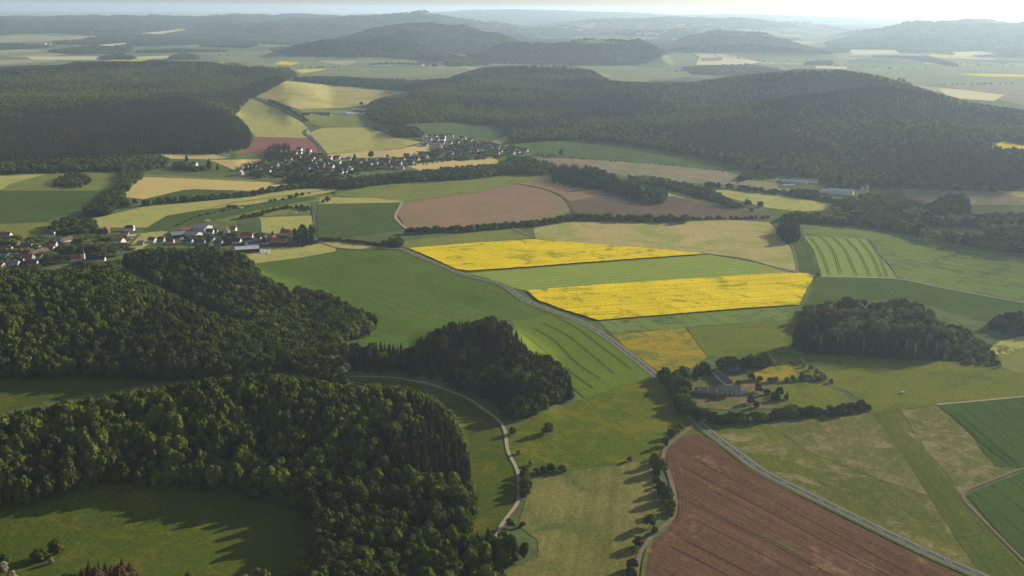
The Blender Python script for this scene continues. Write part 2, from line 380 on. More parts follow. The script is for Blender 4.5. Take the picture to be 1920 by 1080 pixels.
TAN = M_meadow('ripening_hay', (.30,.25,.085), (.37,.29,.12), (.22,.24,.06), (1180,430), (1200,465), streak=.9, thr=.52, big=.006)
YEL = M_meadow('yellow_green_hay', (.28,.27,.075), (.34,.31,.095), (.22,.24,.06), (480,250), (560,230), streak=.5)
YEL2 = M_meadow('golden_hay', (.40,.31,.11), (.46,.35,.13), None, (250,360), (470,350), streak=.5)
PGR = M_meadow('pasture_green', (.13,.15,.034), (.17,.18,.042), (.10,.125,.03), None, None, streak=.2)
SOILM = M_meadow('reddish_ploughed_soil', (.088,.046,.028), (.128,.070,.040), (.23,.135,.075), (1432,1005), (1507,1045), streak=1.5, thr=.66, big=.009)
SOIL2 = M_meadow('pale_red_soil', (.195,.118,.076), (.245,.155,.098), (.15,.15,.06), (780,400), (1000,380), streak=.4, thr=.56, big=.006)
SOIL3 = M_meadow('grey_brown_soil', (.088,.064,.047), (.122,.09,.064), (.11,.11,.05), (1100,380), (1300,395), streak=.5, thr=.6)
SOIL4 = M_meadow('dull_fallow', (.20,.155,.105), (.24,.185,.12), (.15,.16,.07), (1000,300), (1300,335), streak=.8, thr=.53)
SOILR = M_meadow('dark_red_soil', (.17,.075,.062), (.22,.10,.075), None, None, None, streak=.2)
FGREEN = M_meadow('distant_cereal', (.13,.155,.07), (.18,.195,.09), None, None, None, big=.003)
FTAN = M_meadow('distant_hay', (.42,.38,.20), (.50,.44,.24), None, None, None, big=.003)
DKG = M_meadow('dark_scrub_grass', (.05,.08,.028), (.07,.10,.03), (.10,.12,.045), (1000,290), (1300,305), streak=.4)  # dark green grass for the slope, rough plot and hill-foot strip
MEADS = M_meadow('darker_meadow_grass', (.058,.076,.014), (.096,.106,.022), None, (1655,780), (1890,1070), streak=.8)  # slightly darker grass tone for the diagonal strip in the rough meadow
TANM = M_meadow('dry_grass', (.075,.092,.018), (.13,.125,.035), (.19,.16,.075), (1690,771), (1795,913), streak=.7, thr=.55, big=.02)
VGARD = M_meadow('village_gardens', (.07,.10,.03), (.11,.13,.04), (.16,.13,.09), None, None, big=.03)
YARD = field_mat('trodden_yard', (.085,.105,.022), (.12,.125,.035), (.19,.125,.08), big=.03, thr=.57)

FIELDS = [
 # far
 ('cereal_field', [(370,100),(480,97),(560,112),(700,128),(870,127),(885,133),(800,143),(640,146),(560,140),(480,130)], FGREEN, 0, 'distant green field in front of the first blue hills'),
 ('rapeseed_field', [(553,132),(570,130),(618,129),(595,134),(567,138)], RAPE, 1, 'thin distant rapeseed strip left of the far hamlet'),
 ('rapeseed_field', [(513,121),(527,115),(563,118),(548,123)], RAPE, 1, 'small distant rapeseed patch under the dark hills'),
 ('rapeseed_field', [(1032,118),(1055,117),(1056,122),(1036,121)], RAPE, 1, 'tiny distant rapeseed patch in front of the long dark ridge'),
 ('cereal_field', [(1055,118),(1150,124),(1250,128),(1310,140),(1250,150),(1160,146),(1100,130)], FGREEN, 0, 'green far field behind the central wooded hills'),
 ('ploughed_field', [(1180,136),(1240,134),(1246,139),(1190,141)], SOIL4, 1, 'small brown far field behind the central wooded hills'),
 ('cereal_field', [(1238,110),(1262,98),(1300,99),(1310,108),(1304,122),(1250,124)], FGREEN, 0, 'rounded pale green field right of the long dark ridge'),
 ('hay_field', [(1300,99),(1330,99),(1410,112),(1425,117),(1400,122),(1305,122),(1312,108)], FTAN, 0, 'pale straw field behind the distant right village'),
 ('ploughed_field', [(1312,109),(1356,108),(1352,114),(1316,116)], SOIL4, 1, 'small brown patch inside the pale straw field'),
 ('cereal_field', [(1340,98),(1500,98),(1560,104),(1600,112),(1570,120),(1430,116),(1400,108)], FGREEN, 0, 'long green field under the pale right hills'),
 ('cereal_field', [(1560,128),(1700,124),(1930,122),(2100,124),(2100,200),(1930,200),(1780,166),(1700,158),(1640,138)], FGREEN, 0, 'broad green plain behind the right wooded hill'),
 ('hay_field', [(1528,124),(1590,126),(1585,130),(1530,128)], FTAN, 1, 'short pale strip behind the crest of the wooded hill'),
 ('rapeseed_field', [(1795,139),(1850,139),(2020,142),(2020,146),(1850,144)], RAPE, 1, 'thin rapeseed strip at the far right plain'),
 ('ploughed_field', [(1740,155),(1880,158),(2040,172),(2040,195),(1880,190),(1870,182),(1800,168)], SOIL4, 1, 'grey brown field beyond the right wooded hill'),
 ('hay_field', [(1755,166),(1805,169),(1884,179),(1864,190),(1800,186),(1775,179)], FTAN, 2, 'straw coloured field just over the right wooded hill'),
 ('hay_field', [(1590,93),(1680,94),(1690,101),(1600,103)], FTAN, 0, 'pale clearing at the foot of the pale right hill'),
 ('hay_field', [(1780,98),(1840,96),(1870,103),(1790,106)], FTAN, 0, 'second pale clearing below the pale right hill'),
 ('hay_field', [(240,66),(350,53),(352,59),(300,66)], FTAN, 0, 'long pale hay strip on the far left slope'),
 ('hay_field', [(180,85),(240,80),(240,86),(190,89)], FTAN, 0, 'pale strip below the far left hamlet'),
 ('hay_field', [(48,107),(185,106),(180,113),(60,113)], FTAN, 1, 'narrow light clearing at the top of the left woods'),
 ('hay_field', [(255,107),(318,105),(315,110),(258,112)], FTAN, 1, 'second narrow clearing at the top of the left woods'),
 # valley fields left
 ('hay_field', [(480,182),(535,152),(620,160),(700,166),(765,172),(700,187),(690,196),(640,203),(560,205),(520,192)], TAN, 0, 'large straw field between the two woods under the skyline'),
 ('hay_field', [(405,190),(473,186),(520,205),(567,230),(582,245),(580,259),(477,257),(455,225)], YEL, 0, 'pale yellow slope between spruce wood and country lane'),
 ('ploughed_field', [(440,290),(465,278),(477,257),(575,259),(592,270),(600,290),(560,292),(480,285)], SOILR, 1, 'dark red ploughed field behind the village firs'),
 ('meadow', [(560,205),(640,207),(695,212),(700,225),(783,228),(720,238),(607,240),(585,233)], PGR, 0, 'green strip in front of the hillside farm'),
 ('hay_field', [(578,250),(607,240),(690,239),(742,259),(790,267),(752,278),(690,284),(614,289),(598,270)], YEL, 1, 'pale yellow field inside the bend of the lane'),
 ('hay_field', [(585,294),(614,290),(752,279),(795,270),(815,288),(760,298),(700,296),(640,303),(590,303)], YEL2, 0, 'golden strip behind the village roofs'),
 ('meadow', [(740,225),(850,228),(923,237),(957,248),(915,268),(873,254),(780,250)], DKG, 0, 'dark green slope above the upper village'),
 ('meadow', [(918,268),(948,256),(958,262),(930,274)], YEL, 1, 'small light wedge at the top end of the village'),
 ('hay_field', [(764,312),(860,295),(922,295),(941,307),(880,313),(790,321)], YEL2, 1, 'golden field below the upper village with young trees'),
 ('hay_field', [(385,300),(500,299),(505,312),(440,320),(405,305)], YEL2, 0, 'golden field left of the village edge'),
 ('hay_field', [(300,290),(400,290),(430,296),(400,299),(320,298)], YEL2, 0, 'narrow golden strip beneath the spruce wood'),
 ('village_green', [(440,310),(560,285),(640,296),(760,296),(870,266),(960,272),(1000,290),(960,302),(850,305),(760,320),(640,345),(520,345),(450,330)], VGARD, 0, 'gardens and grass between the village houses'),
 ('hay_field', [(-160,326),(30,325),(92,325),(20,345),(0,357),(-160,380)], YEL, 0, 'yellow corner field at the far left'),
 ('meadow', [(20,345),(92,325),(230,322),(250,335),(225,352),(195,358),(0,358)], PGR, 0, 'green meadow around the oval thicket'),
 ('cereal_field', [(-160,362),(0,358),(195,357),(215,375),(190,385),(140,395),(88,415),(0,419),(-160,425)], G_U1, 0, 'dark green cereal field at the left edge'),
 ('hay_field', [(228,355),(270,332),(380,336),(475,341),(540,342),(540,358),(470,358),(360,355),(310,368),(270,374),(235,370)], YEL2, 0, 'golden stubble field beside the winding stream trees'),
 ('meadow', [(270,327),(475,337),(475,341),(380,336),(270,332)], PGR, 1, 'narrow green strip above the golden stubble field'),
 ('meadow', [(270,374),(345,356),(440,357),(400,372),(300,384)], G_U1, 1, 'green triangle below the golden stubble field'),
 ('hay_field', [(175,410),(270,388),(400,376),(475,367),(560,355),(640,350),(625,360),(480,385),(390,395),(312,405),(275,427),(183,427)], YEL, 0, 'long curved yellow hay field above the hamlet'),
 ('cereal_field', [(268,432),(312,405),(370,395),(475,383),(560,370),(600,372),(480,395),(400,414),(335,425),(320,435)], G_U1, 1, 'long dark green strip above the sawmill sheds'),
 ('meadow', [(400,414),(480,393),(590,370),(625,364),(622,372),(585,385),(580,400),(487,407),(440,418)], PGR, 0, 'light green strip with a row of bushes'),
 ('hay_field', [(487,408),(585,405),(589,437),(560,446),(492,436)], YEL, 1, 'square yellow field behind the hamlet spruces'),
 ('cereal_field', [(445,415),(487,408),(492,436),(450,432)], DKG, 1, 'small rough green plot beside the square yellow field'),
 ('village_green', [(320,430),(445,415),(490,436),(590,446),(600,456),(467,487),(330,470)], VGARD, 0, 'gardens and yards of the farm hamlet'),
 ('hay_field', [(232,470),(245,440),(320,432),(300,445),(260,470)], YEL, 1, 'small bright wedge of grass beside the hamlet lane'),
 ('meadow', [(-160,424),(88,418),(110,430),(140,470),(0,470),(-160,470)], PGR, 0, 'bright green meadow behind the left village'),
 ('village_green', [(-160,462),(140,455),(240,435),(245,470),(230,510),(-160,520)], VGARD, 0, 'gardens of the left village'),
 ('cereal_field', [(595,383),(750,380),(741,412),(757,431),(700,440),(640,447),(595,446)], G_U1, 1, 'square dark green field between track and lane'),
 ('meadow', [(622,370),(700,371),(752,377),(750,381),(595,384),(600,372)], YEL, 0, 'narrow yellow strip along the top of the square green field'),
 ('cereal_field', [(625,366),(700,346),(800,345),(900,331),(1042,324),(1000,340),(970,346),(880,363),(757,378),(700,372)], PGR, 0, 'arched light green field under the dark conifer belt'),
 ('ploughed_field', [(757,379),(880,364),(970,346),(1030,358),(1062,376),(1072,396),(1000,420),(880,428),(790,432),(760,427),(745,402)], SOIL2, 1, 'pale red soil field with green flush'),
 ('ploughed_field', [(970,345),(1042,324),(1090,330),(1160,360),(1069,378),(1030,358)], SOIL2, 0, 'pinkish field below the conifer belt'),
 ('ploughed_field', [(1069,378),(1160,360),(1205,366),(1260,368),(1360,391),(1445,404),(1440,411),(1330,411),(1085,410),(1074,396)], SOIL3, 1, 'dark grey brown field behind the long hedge'),
 ('meadow', [(975,273),(1070,261),(1205,281),(1360,311),(1390,318),(1360,321),(1117,300),(1000,291)], DKG, 0, 'long dark green strip at the foot of the wooded hills'),
 ('ploughed_field', [(1000,296),(1117,300),(1240,307),(1360,322),(1385,330),(1378,346),(1255,342),(1117,322),(1045,312),(1010,302)], SOIL4, 0, 'dull brown fallow between the conifer belt and the hills'),
 ('ploughed_field', [(1377,348),(1398,338),(1456,342),(1462,357),(1420,358)], SOIL4, 1, 'tan plot left of the factory'),
 ('meadow', [(1395,335),(1410,328),(1460,335),(1455,342)], PGR, 0, 'small green plot behind the tan plot'),
 ('meadow', [(1325,357),(1360,356),(1460,366),(1563,383),(1563,393),(1500,397),(1440,390),(1380,375)], YEL, 0, 'bright yellow green meadow between stream trees'),
 ('meadow', [(1240,366),(1256,354),(1320,365),(1400,385),(1370,391),(1300,380)], YEL, 0, 'narrow yellow meadow below the stream trees'),
 ('ploughed_field', [(1690,354),(1870,360),(2050,366),(2050,400),(1920,385),(1768,384),(1700,372)], SOIL4, 0, 'brown field behind the round thicket'),
 ('meadow', [(1865,357),(1920,360),(2060,362),(2060,374),(1920,371),(1870,361)], YEL, 1, 'yellow strip at the right edge behind the thickets'),
 ('meadow', [(1735,425),(1844,430),(1840,446),(1740,448)], PGR, 0, 'small clearing among the streamside trees'),
 ('rapeseed_field', [(1866,271),(1882,266),(1925,275),(2060,280),(2060,292),(1920,289),(1885,282)], RAPE, 1, 'rapeseed field in a clearing of the right hill'),
 ('meadow', [(1830,281),(1865,273),(1887,284),(1868,287)], PGR, 1, 'green corner beside the hillside rapeseed'),
 # central fields
 ('meadow', [(760,452),(880,437),(970,428),(1005,446),(900,455),(768,467),(755,462)], PGR, 0, 'yellow green strip behind the upper rapeseed field'),
 ('hay_field', [(1000,428),(1080,415),(1217,418),(1292,416),(1360,412),(1442,417),(1463,438),(1488,473),(1498,509),(1418,491),(1360,479),(1325,475),(1130,460),(1005,448)], TAN, 0, 'large straw green field behind the rapeseed'),
 ('rapeseed_field', [(767,467),(900,456),(1000,450),(1130,460),(1230,468),(1322,477),(1100,493),(1000,501),(880,509),(855,506),(815,487)], RAPE, 1, 'upper bright yellow rapeseed field'),
 ('cereal_field', [(872,513),(1000,503),(1330,478),(1418,493),(1482,511),(1248,526),(985,545),(960,540),(915,522)], G_BR, 1, 'light green cereal strip with wheel tracks between the rapeseed fields'),
 ('rapeseed_field', [(987,546),(1100,537),(1248,527),(1466,513),(1515,514),(1525,521),(1498,573),(1400,579),(1290,588),(1122,602),(1060,583),(1010,565)], RAPE, 1, 'lower bright yellow rapeseed field beside the road'),
 ('cereal_field', [(1473,441),(1506,440),(1520,465),(1536,513),(1530,518),(1498,510),(1489,473)], G_U1, 1, 'narrow dark green strip beside the round copse'),
 ('cereal_field', [(1506,422),(1622,432),(1670,438),(1660,450),(1628,449),(1506,441)], G_U3, 0, 'green headland under the streamside trees'),
 ('cereal_field', [(1507,442),(1628,449),(1650,480),(1684,523),(1541,520),(1525,470)], G_U2, 1, 'light green field with curved double wheel tracks'),
 ('cereal_field', [(1629,448),(1670,438),(1800,455),(2060,500),(2060,580),(1920,566),(1760,537),(1686,522),(1652,480)], G_U3, 0, 'long striped green slope on the right'),
 ('cereal_field', [(1530,523),(1684,525),(1760,541),(1920,570),(2060,595),(2060,640),(1830,600),(1700,560),(1510,572)], G_U4, 0, 'deep green field behind the right wood'),
 ('cereal_field', [(470,505),(480,490),(560,484),(629,472),(700,470),(751,469),(801,491),(859,514),(917,529),(961,549),(1005,574),(1031,588),(958,603),(900,645),(800,665),(690,650),(600,600),(500,545)], G_DK, 0, 'large dark green cereal field left of the road'),
 ('hay_field', [(455,480),(520,468),(600,457),(630,462),(629,472),(560,484),(480,494),(462,505)], YEL, 1, 'yellow green strip between hamlet and big green field'),
 ('meadow', [(607,455),(640,452),(712,464),(755,466),(662,469),(625,464)], YEL, 1, 'small meadow between lane and thicket'),
 ('cereal_field', [(958,603),(1031,589),(1080,603),(1146,642),(1204,690),(1222,706),(1150,730),(1095,748),(1060,710),(985,650)], G_TR, 1, 'bright green cereal field with curved wheel tracks by the road'),
 ('meadow', [(1122,603),(1290,589),(1498,574),(1491,599),(1286,614),(1146,627)], G_U3, 1, 'dull green strip below the lower rapeseed field'),
 ('meadow', [(1147,628),(1285,615),(1325,670),(1290,695),(1240,700),(1190,665)], BUTT, 1, 'orange yellow buttercup meadow beside the road'),
 ('meadow', [(1287,615),(1491,599),(1478,645),(1430,668),(1326,670)], BUT2, 1, 'green meadow left of the right wood'),
 ('meadow', [(1430,668),(1478,645),(1500,660),(1800,680),(1850,690),(2060,720),(2060,745),(1920,742),(1757,758),(1630,771),(1600,740),(1548,716),(1480,690)], BUT2, 0, 'wide yellow green meadow below the right wood'),
 ('paddock', [(1393,694),(1481,684),(1513,702),(1466,715),(1423,717)], BUTT, 2, 'yellow flowering paddock behind the riding farm'),
 ('paddock', [(1463,722),(1548,720),(1614,767),(1560,772),(1470,768),(1440,745)], BUT2, 2, 'green paddock right of the riding farm'),
 ('farmyard', [(1290,745),(1300,720),(1360,700),(1420,716),(1530,716),(1550,720),(1465,723),(1450,745),(1470,765),(1380,770),(1310,765)], YARD, 1, 'bare reddish yard around the stable buildings'),
 ('meadow', [(1850,660),(1875,640),(1925,630),(2060,610),(2060,660),(1925,650),(1880,668)], YEL, 0, 'small pale wedge at the right edge'),
 ('meadow', [(1862,645),(1920,655),(2060,650),(2060,735),(1920,705),(1880,690)], PGR, 0, 'green meadow at the right edge behind the track'),
 # near
 ('meadow', [(1213,708),(1245,725),(1275,760),(1300,795),(1252,835),(1230,856),(1180,866),(1057,884),(1000,893),(955,862),(948,810),(1000,780),(1095,748),(1150,731)], MEAD, 0, 'flowering green meadow between spruce knoll and road'),
 ('meadow', [(655,712),(760,712),(830,735),(888,757),(932,790),(950,850),(970,890),(974,937),(942,985),(880,1010),(860,960),(850,850),(830,760),(760,735)], MDK, 0, 'bright green valley meadow beside the white track'),
 ('hay_field', [(1001,902),(1057,886),(1179,868),(1220,866),(1229,905),(1234,940),(1240,975),(1204,1006),(1194,1060),(1186,1200),(860,1200),(946,1072),(1008,1046),(1008,1013),(972,987),(984,940)], HAYM, 0, 'mown yellow green meadow in the foreground'),
 ('meadow', [(-250,930),(0,930),(150,915),(400,915),(560,950),(600,1010),(620,1060),(560,1200),(-400,1200)], MDK, 0, 'shaded meadow at the bottom left'),
 ('meadow', [(-250,700),(0,700),(220,705),(330,712),(100,750),(0,775),(-250,790)], MDK, 0, 'narrow grassy valley between the two left woods'),
 ('meadow', [(1312,800),(1360,803),(1500,785),(1627,773),(1757,760),(1810,800),(1867,875),(1920,878),(1807,920),(1800,930),(1860,993),(1920,1053),(2080,1200),(2000,1200),(1860,1090),(1693,1013),(1560,946),(1427,880),(1340,815)], MEAD2, 0, 'large rough meadow right of the road'),
 ('cereal_field', [(1757,759),(1920,744),(2080,728),(2080,850),(1925,877),(1867,876),(1810,805)], G_M2, 1, 'dark green cereal field at the right edge'),
 ('cereal_field', [(1812,928),(1925,883),(2080,825),(2080,1180),(1920,1045),(1860,985)], G_M2, 1, 'dark green cereal field at the bottom right'),
 ('ploughed_field', [(1305,812),(1335,826),(1377,862),(1436,899),(1500,932),(1560,963),(1627,998),(1693,1028),(1760,1060),(1830,1092),(2050,1200),(1175,1200),(1208,1045),(1217,1024),(1258,988),(1273,963),(1272,928),(1259,893),(1247,850),(1278,820)], SOILM, 1, 'large reddish brown ploughed field in the foreground'),
]
_s = sheet
for nm, poly, mt, layer, lab in FIELDS:
    sheet(nm, poly, mt, layer, lab, extra=1.1 if 'rapeseed' in nm and poly[0][1] > 400 else 0.0)

sheet('meadow', [(1640,777),(1668,770),(1700,810),(1745,860),(1800,928),(1850,985),(1900,1045),(1960,1110),(1990,1200),(1900,1200),(1850,1095),(1800,1020),(1745,935),(1690,850)], MEADS, 1, 'darker diagonal strip through the large rough meadow')
sheet('meadow', [(1690,771),(1755,762),(1806,808),(1864,876),(1795,913),(1740,850)], TANM, 1, 'paler dry wedge of the large rough meadow')
sheet('meadow', [(1440,795),(1560,782),(1630,778),(1690,850),(1740,930),(1650,900),(1520,850)], TANM, 1, 'dry flowering middle of the large rough meadow')
ASPH = plain('worn_asphalt', (.095,.09,.088), .9, .12, .3); PAINT = plain('road_paint', (.62,.61,.58), .7, .05)
GRAV = plain('pale_gravel', (.30,.24,.175), .95, .15, .2); DIRT = plain('dirt_track', (.17,.13,.09), .95, .2, .2)
VERGE = field_mat('grass_verge', (.09,.11,.02), (.13,.14,.03), None, streak=.2)
TRACKG = plain('crop_gap', (.038,.055,.016), .95, .1)
MAIN = [(751,467),(772,475),(801,488),(830,499),(859,512),(888,521),(917,527),(941,534),(961,547),(981,562),(1005,573),(1040,586),(1082,601),(1117,620),(1146,639),(1175,661),(1204,684),(1233,708),(1257,730),(1280,756),(1300,785),(1334,814),(1377,846),(1427,883),(1493,917),(1560,950),(1627,983),(1693,1015),(1760,1047),(1827,1075),(1900,1110),(2000,1160)]
LEFTX = [(590,448),(605,456),(625,464),(662,468),(700,468),(751,467)]
mp_ = np.array(smooth_line(MAIN, 7)); MX, MY, _ = cast(mp_[:, 0], mp_[:, 1])
ribbon_w('road_verge', MX, MY, 12.5, VERGE, 2, label='grass verge along the country road')
road = ribbon_w('road', MX, MY, 6.4, ASPH, 3, label='two lane asphalt country road running diagonally to the bottom right')
for o_ in (-2.95, 2.95): ribbon_w('edge_line', MX, MY, .28, PAINT, 3, parent=road, off=o_, extra=.05)
ribbon_w('centre_line', MX, MY, .22, PAINT, 3, parent=road, off=0, extra=.05, dash=True)
ribbon('road', LEFTX, 4.2, DIRT, 3, label='narrow asphalt lane leading left to the farm hamlet')
ribbon('path', [(655,707),(699,707),(742,709),(772,714),(815,724),(859,740),(888,753),(903,766),(932,786),(947,808),(952,847),(970,881),(973,911),(974,937),(960,960),(942,981),(930,1010)], 2.9, GRAV, 3, label='pale gravel track curving through the valley meadow')
ribbon('path', [(1301,797),(1275,818),(1249,838),(1243,860),(1256,893),(1264,925),(1267,950),(1262,975),(1246,986),(1217,1011),(1199,1041),(1192,1080),(1180,1150)], 3.4, DIRT, 3, label='farm track between ploughed field and mown meadow')
ribbon('path', [(1920,878),(1870,897),(1815,919),(1801,931),(1830,962),(1860,993),(1920,1053),(2000,1130)], 2.2, DIRT, 3, label='light field track around the bottom right cereal field')
ribbon('path', [(2060,590),(1920,568),(1760,539),(1684,524),(1550,520),(1525,518),(1495,511),(1440,497),(1395,485),(1330,476)], 3.6, GRAV, 3, label='gravel track along the top of the light green strips')
ribbon('path', [(1684,524),(1672,500),(1650,478),(1625,450)], 2.5, DIRT, 3, label='short track beside the field with curved wheel tracks')
ribbon('path', [(1524,520),(1510,550),(1498,574),(1488,615),(1480,640)], 3.5, VERGE, 3, label='grassy lane right of the lower rapeseed field')
ribbon('path', [(1474,441),(1489,473),(1497,510)], 3.0, DIRT, 3, label='narrow track between straw field and dark green strip')
ribbon('path', [(960,428),(980,438),(1005,447)], 4.5, DIRT, 3, label='short field access behind the upper rapeseed')
ribbon('path', [(762,430),(748,417),(741,406),(748,392),(755,378)], 4.5, GRAV, 3, label='pale track between square green field and red soil')
ribbon('road', [(592,450),(590,425),(588,400),(587,384)], 4.5, ASPH, 3, label='narrow lane beside the square green field')
ribbon('road', [(600,293),(601,280),(596,270),(582,259),(571,250),(576,243),(592,239),(600,237)], 9, ASPH, 3, label='grey lane curving up behind the village')
ribbon('path', [(600,237),(570,228),(545,212),(520,200),(480,183)], 6, DIRT, 3, label='hedged lane climbing past the hillside farm')
ribbon('path', [(600,237),(640,239),(690,239),(740,247),(790,262)], 6, DIRT, 3, label='field track above the pale yellow field')
ribbon('path', [(228,480),(240,462),(262,440)], 5, ASPH, 3, label='village street beside the bright grass wedge')
ribbon('path', [(385,395),(430,382),(480,375),(620,356)], 3, DIRT, 3, label='thin farm track through the long yellow field')
ribbon('path', [(1757,760),(1630,772),(1500,786)], 3, VERGE, 2, label='grass balk below the wide yellow green meadow')
ribbon('path', [(2060,728),(1920,744),(1757,759)], 3, GRAV, 2, label='grassy track above the dark green right field')
ribbon('path', [(970,345),(1030,358),(1062,376),(1073,397)], 6, G_U1, 3, label='green balk between the two reddish fields')
ribbon('path', [(1500,716),(1552,719),(1575,738),(1612,770)], 4, YARD, 3, label='sandy bridleway around the paddock')
ribbon('path', [(1205,282),(1285,300),(1360,320)], 5, G_U1, 3, label='dark hedge bank between fallow and green strip')
ribbon('path', [(583,960),(588,1000),(592,1045)], 2.6, DIRT, 3, label='faint earth track at the edge of the left wood')
# wheel tracks
G2L = [[(1003,617),(1038,638),(1082,682),(1125,711)], [(1017,606),(1058,626),(1096,655),(1152,702)], [(1041,594),(1079,614),(1111,638),(1184,693)], [(976,623),(1000,641),(1034,670)], [(1062,690),(1082,708),(1114,730)]]
for i, l in enumerate(G2L): ribbon('wheel_tracks', l, .55, TRACKG, 2, label='dark pair of wheel tracks in the bright green field by the road', off=-1.0); ribbon('wheel_tracks', l, .55, TRACKG, 2, off=1.0, label='dark pair of wheel tracks in the bright green field by the road')
U2L = [[(1517,444),(1535,467),(1547,494),(1555,517)], [(1538,444),(1561,470),(1576,514)], [(1561,445),(1584,470),(1605,517)], [(1584,447),(1611,476),(1630,518)], [(1608,448),(1634,479),(1651,520)], [(1625,448),(1646,476),(1663,520)]]
for l in U2L:
    for s in (-1.5, 1.5): ribbon('wheel_tracks', l, .9, TRACKG, 2, off=s, label='curved dark wheel tracks in the light green field')
for l in ([(1780,775),(1840,830),(1893,872)], [(1790,770),(1850,822),(1905,868)], [(1810,945),(1880,1010),(1930,1058)]):
    for s in (-.9, .9): ribbon('wheel_tracks', l, .6, TRACKG, 2, off=s, label='straight wheel tracks in a dark green cereal field')
ribbon('green_balk', [(1432,1005),(1470,1024),(1507,1045)], 1.6, G_DK, 2, label='thin green weed strip in the ploughed field')
ribbon('green_balk', [(1222,1010),(1210,1045),(1204,1090)], 2.5, VERGE, 2, label='green edge between farm track and ploughed field')
FURD = plain('furrow_dark', (.058,.032,.02), .95, .2, .3); FURL = plain('furrow_pale', (.17,.10,.06), .95, .2, .3)
_sp = [f for f in FIELDS if f[4].startswith('large reddish brown')][0][1]
for i in range(13):
    q = np.linspace(0, 620, 125); uu = 1238+q+random.uniform(-6, 6); vv2 = 800+i*27+random.uniform(-6, 6)+q*.50+q*q*.00006
    ok = inpoly(uu, vv2, np.array(_sp, float)) & inpoly(uu+9, vv2-6, np.array(_sp, float)) & inpoly(uu-9, vv2+6, np.array(_sp, float)); ids = np.where(ok)[0]
    if len(ids) < 12: continue
    a = ids[0]+(random.randint(0, 8)); b = ids[-1]-random.randint(0, 20)
    if b-a > 8: ribbon('furrow', [(float(uu[k]), float(vv2[k])) for k in range(a, b, 6)], random.choice([.5, .8, .6]), FURD if i % 3 else FURL, 2, label='long shallow furrow in the foreground ploughed field')
for sft in (6, 11): ribbon('furrow', [(1252+sft*1.6,842),(1266+sft,893),(1277+sft,930),(1277+sft,965),(1262+sft,990),(1228+sft,1022),(1214+sft,1060),(1208+sft,1100)], .5, FURL, 2, label='headland wheel mark along the farm track edge')

# ------------------------------------------------------------------ trees
def ico(sub=1):
    t = (1+5**.5)/2
    v = [(-1,t,0),(1,t,0),(-1,-t,0),(1,-t,0),(0,-1,t),(0,1,t),(0,-1,-t),(0,1,-t),(t,0,-1),(t,0,1),(-t,0,-1),(-t,0,1)]
    f = [(0,11,5),(0,5,1),(0,1,7),(0,7,10),(0,10,11),(1,5,9),(5,11,4),(11,10,2),(10,7,6),(7,1,8),(3,9,4),(3,4,2),(3,2,6),(3,6,8),(3,8,9),(4,9,5),(2,4,11),(6,2,10),(8,6,7),(9,8,1)]
    v = [np.array(p)/np.linalg.norm(p) for p in v]
    for _ in range(sub):
        c = {}; nf = []
        def mid(a, b):
            k = (min(a, b), max(a, b))
            if k not in c: m = v[a]+v[b]; v.append(m/np.linalg.norm(m)); c[k] = len(v)-1
            return c[k]
        for a, b, d in f:
            x, y, z = mid(a, b), mid(b, d), mid(d, a); nf += [(a, x, z), (b, y, x), (d, z, y), (x, y, z)]
        f = nf
    return np.array(v), f
def crown_broad(seed, lobes, leaves, sub=1, wide=.44, leafsize=.05, lob=1.0):
    """unit-height broadleaf crown: lumpy lobes with loose leaf sprays; gaps between the lobes"""
    r = np.random.default_rng(seed); V, F = [], []; iv, jf = ico(sub); n = 0; centres = []
    for k in range(lobes):
        th = r.uniform(0, 2*math.pi); zz = r.uniform(0, 1)**.8
        rad = wide*.68*math.sqrt(max(0, 1-(abs(zz-.35)/.68)**2))*r.uniform(.55, 1.0)
        if k == 0: rad, zz = 0, .78
        c = np.array([rad*math.cos(th), rad*math.sin(th), (.20+.60*zz)]); s = r.uniform(.13, .23)*lob*(1.15-.35*zz)*(wide/.44)
        d = 1+.28*r.standard_normal(len(iv)).clip(-1.6, 1.6); pts = iv*d[:, None]*np.array([s, s, s*.82])+c
        V.append(pts); F += [tuple(a+n for a in f) for f in jf]; n += len(iv); centres.append((c, s))
    for k in range(leaves):
        c, s = centres[r.integers(len(centres))]; d = r.standard_normal(3); d /= np.linalg.norm(d)
        if d[2] < -.3: d[2] *= -1
        p = c+d*s*r.uniform(.95, 1.28)*np.array([1, 1, .85]); a = r.standard_normal(3); b = np.cross(d, a); b /= np.linalg.norm(b)+1e-9
        e = np.cross(d, b)+d*r.uniform(-.7, .7); q = leafsize*r.uniform(.6, 1.3)
        V.append(np.array([p+b*q, p-b*q*.6+e*q*.8, p-b*q*.3-e*q])); F.append((n, n+1, n+2)); n += 3
    return np.concatenate(V), F
def crown_spruce(seed, tiers, pts, wide=.26, base=.03):
    r = np.random.default_rng(seed); V, F = [], []; n = 0
    for k in range(tiers):
        t = k/(tiers-1); z0 = base+(1-base)*(t**.9)*.93; rad = wide*(1-t**1.5)**.9*r.uniform(.78, 1.2)+.014; drop = .09*(1-t)+.03
        apex = z0+.16*(1-t)+.07; V.append([(0, 0, min(1.0, apex))]); a0 = n; n += 1; ring = []
        for j in range(pts*2):
            a = math.pi*j/pts+r.uniform(-.12, .12)+k*.4; q = rad*(r.uniform(.85, 1.2) if j % 2 == 0 else r.uniform(.45, .62))
            V.append([(q*math.cos(a), q*math.sin(a), z0-(drop if j % 2 == 0 else drop*.2)*r.uniform(.7, 1.2))]); ring.append(n); n += 1
        for j in range(pts*2): F.append((a0, ring[j], ring[(j+1) % (pts*2)]))
    return np.concatenate([np.array(v, float) for v in V]), F
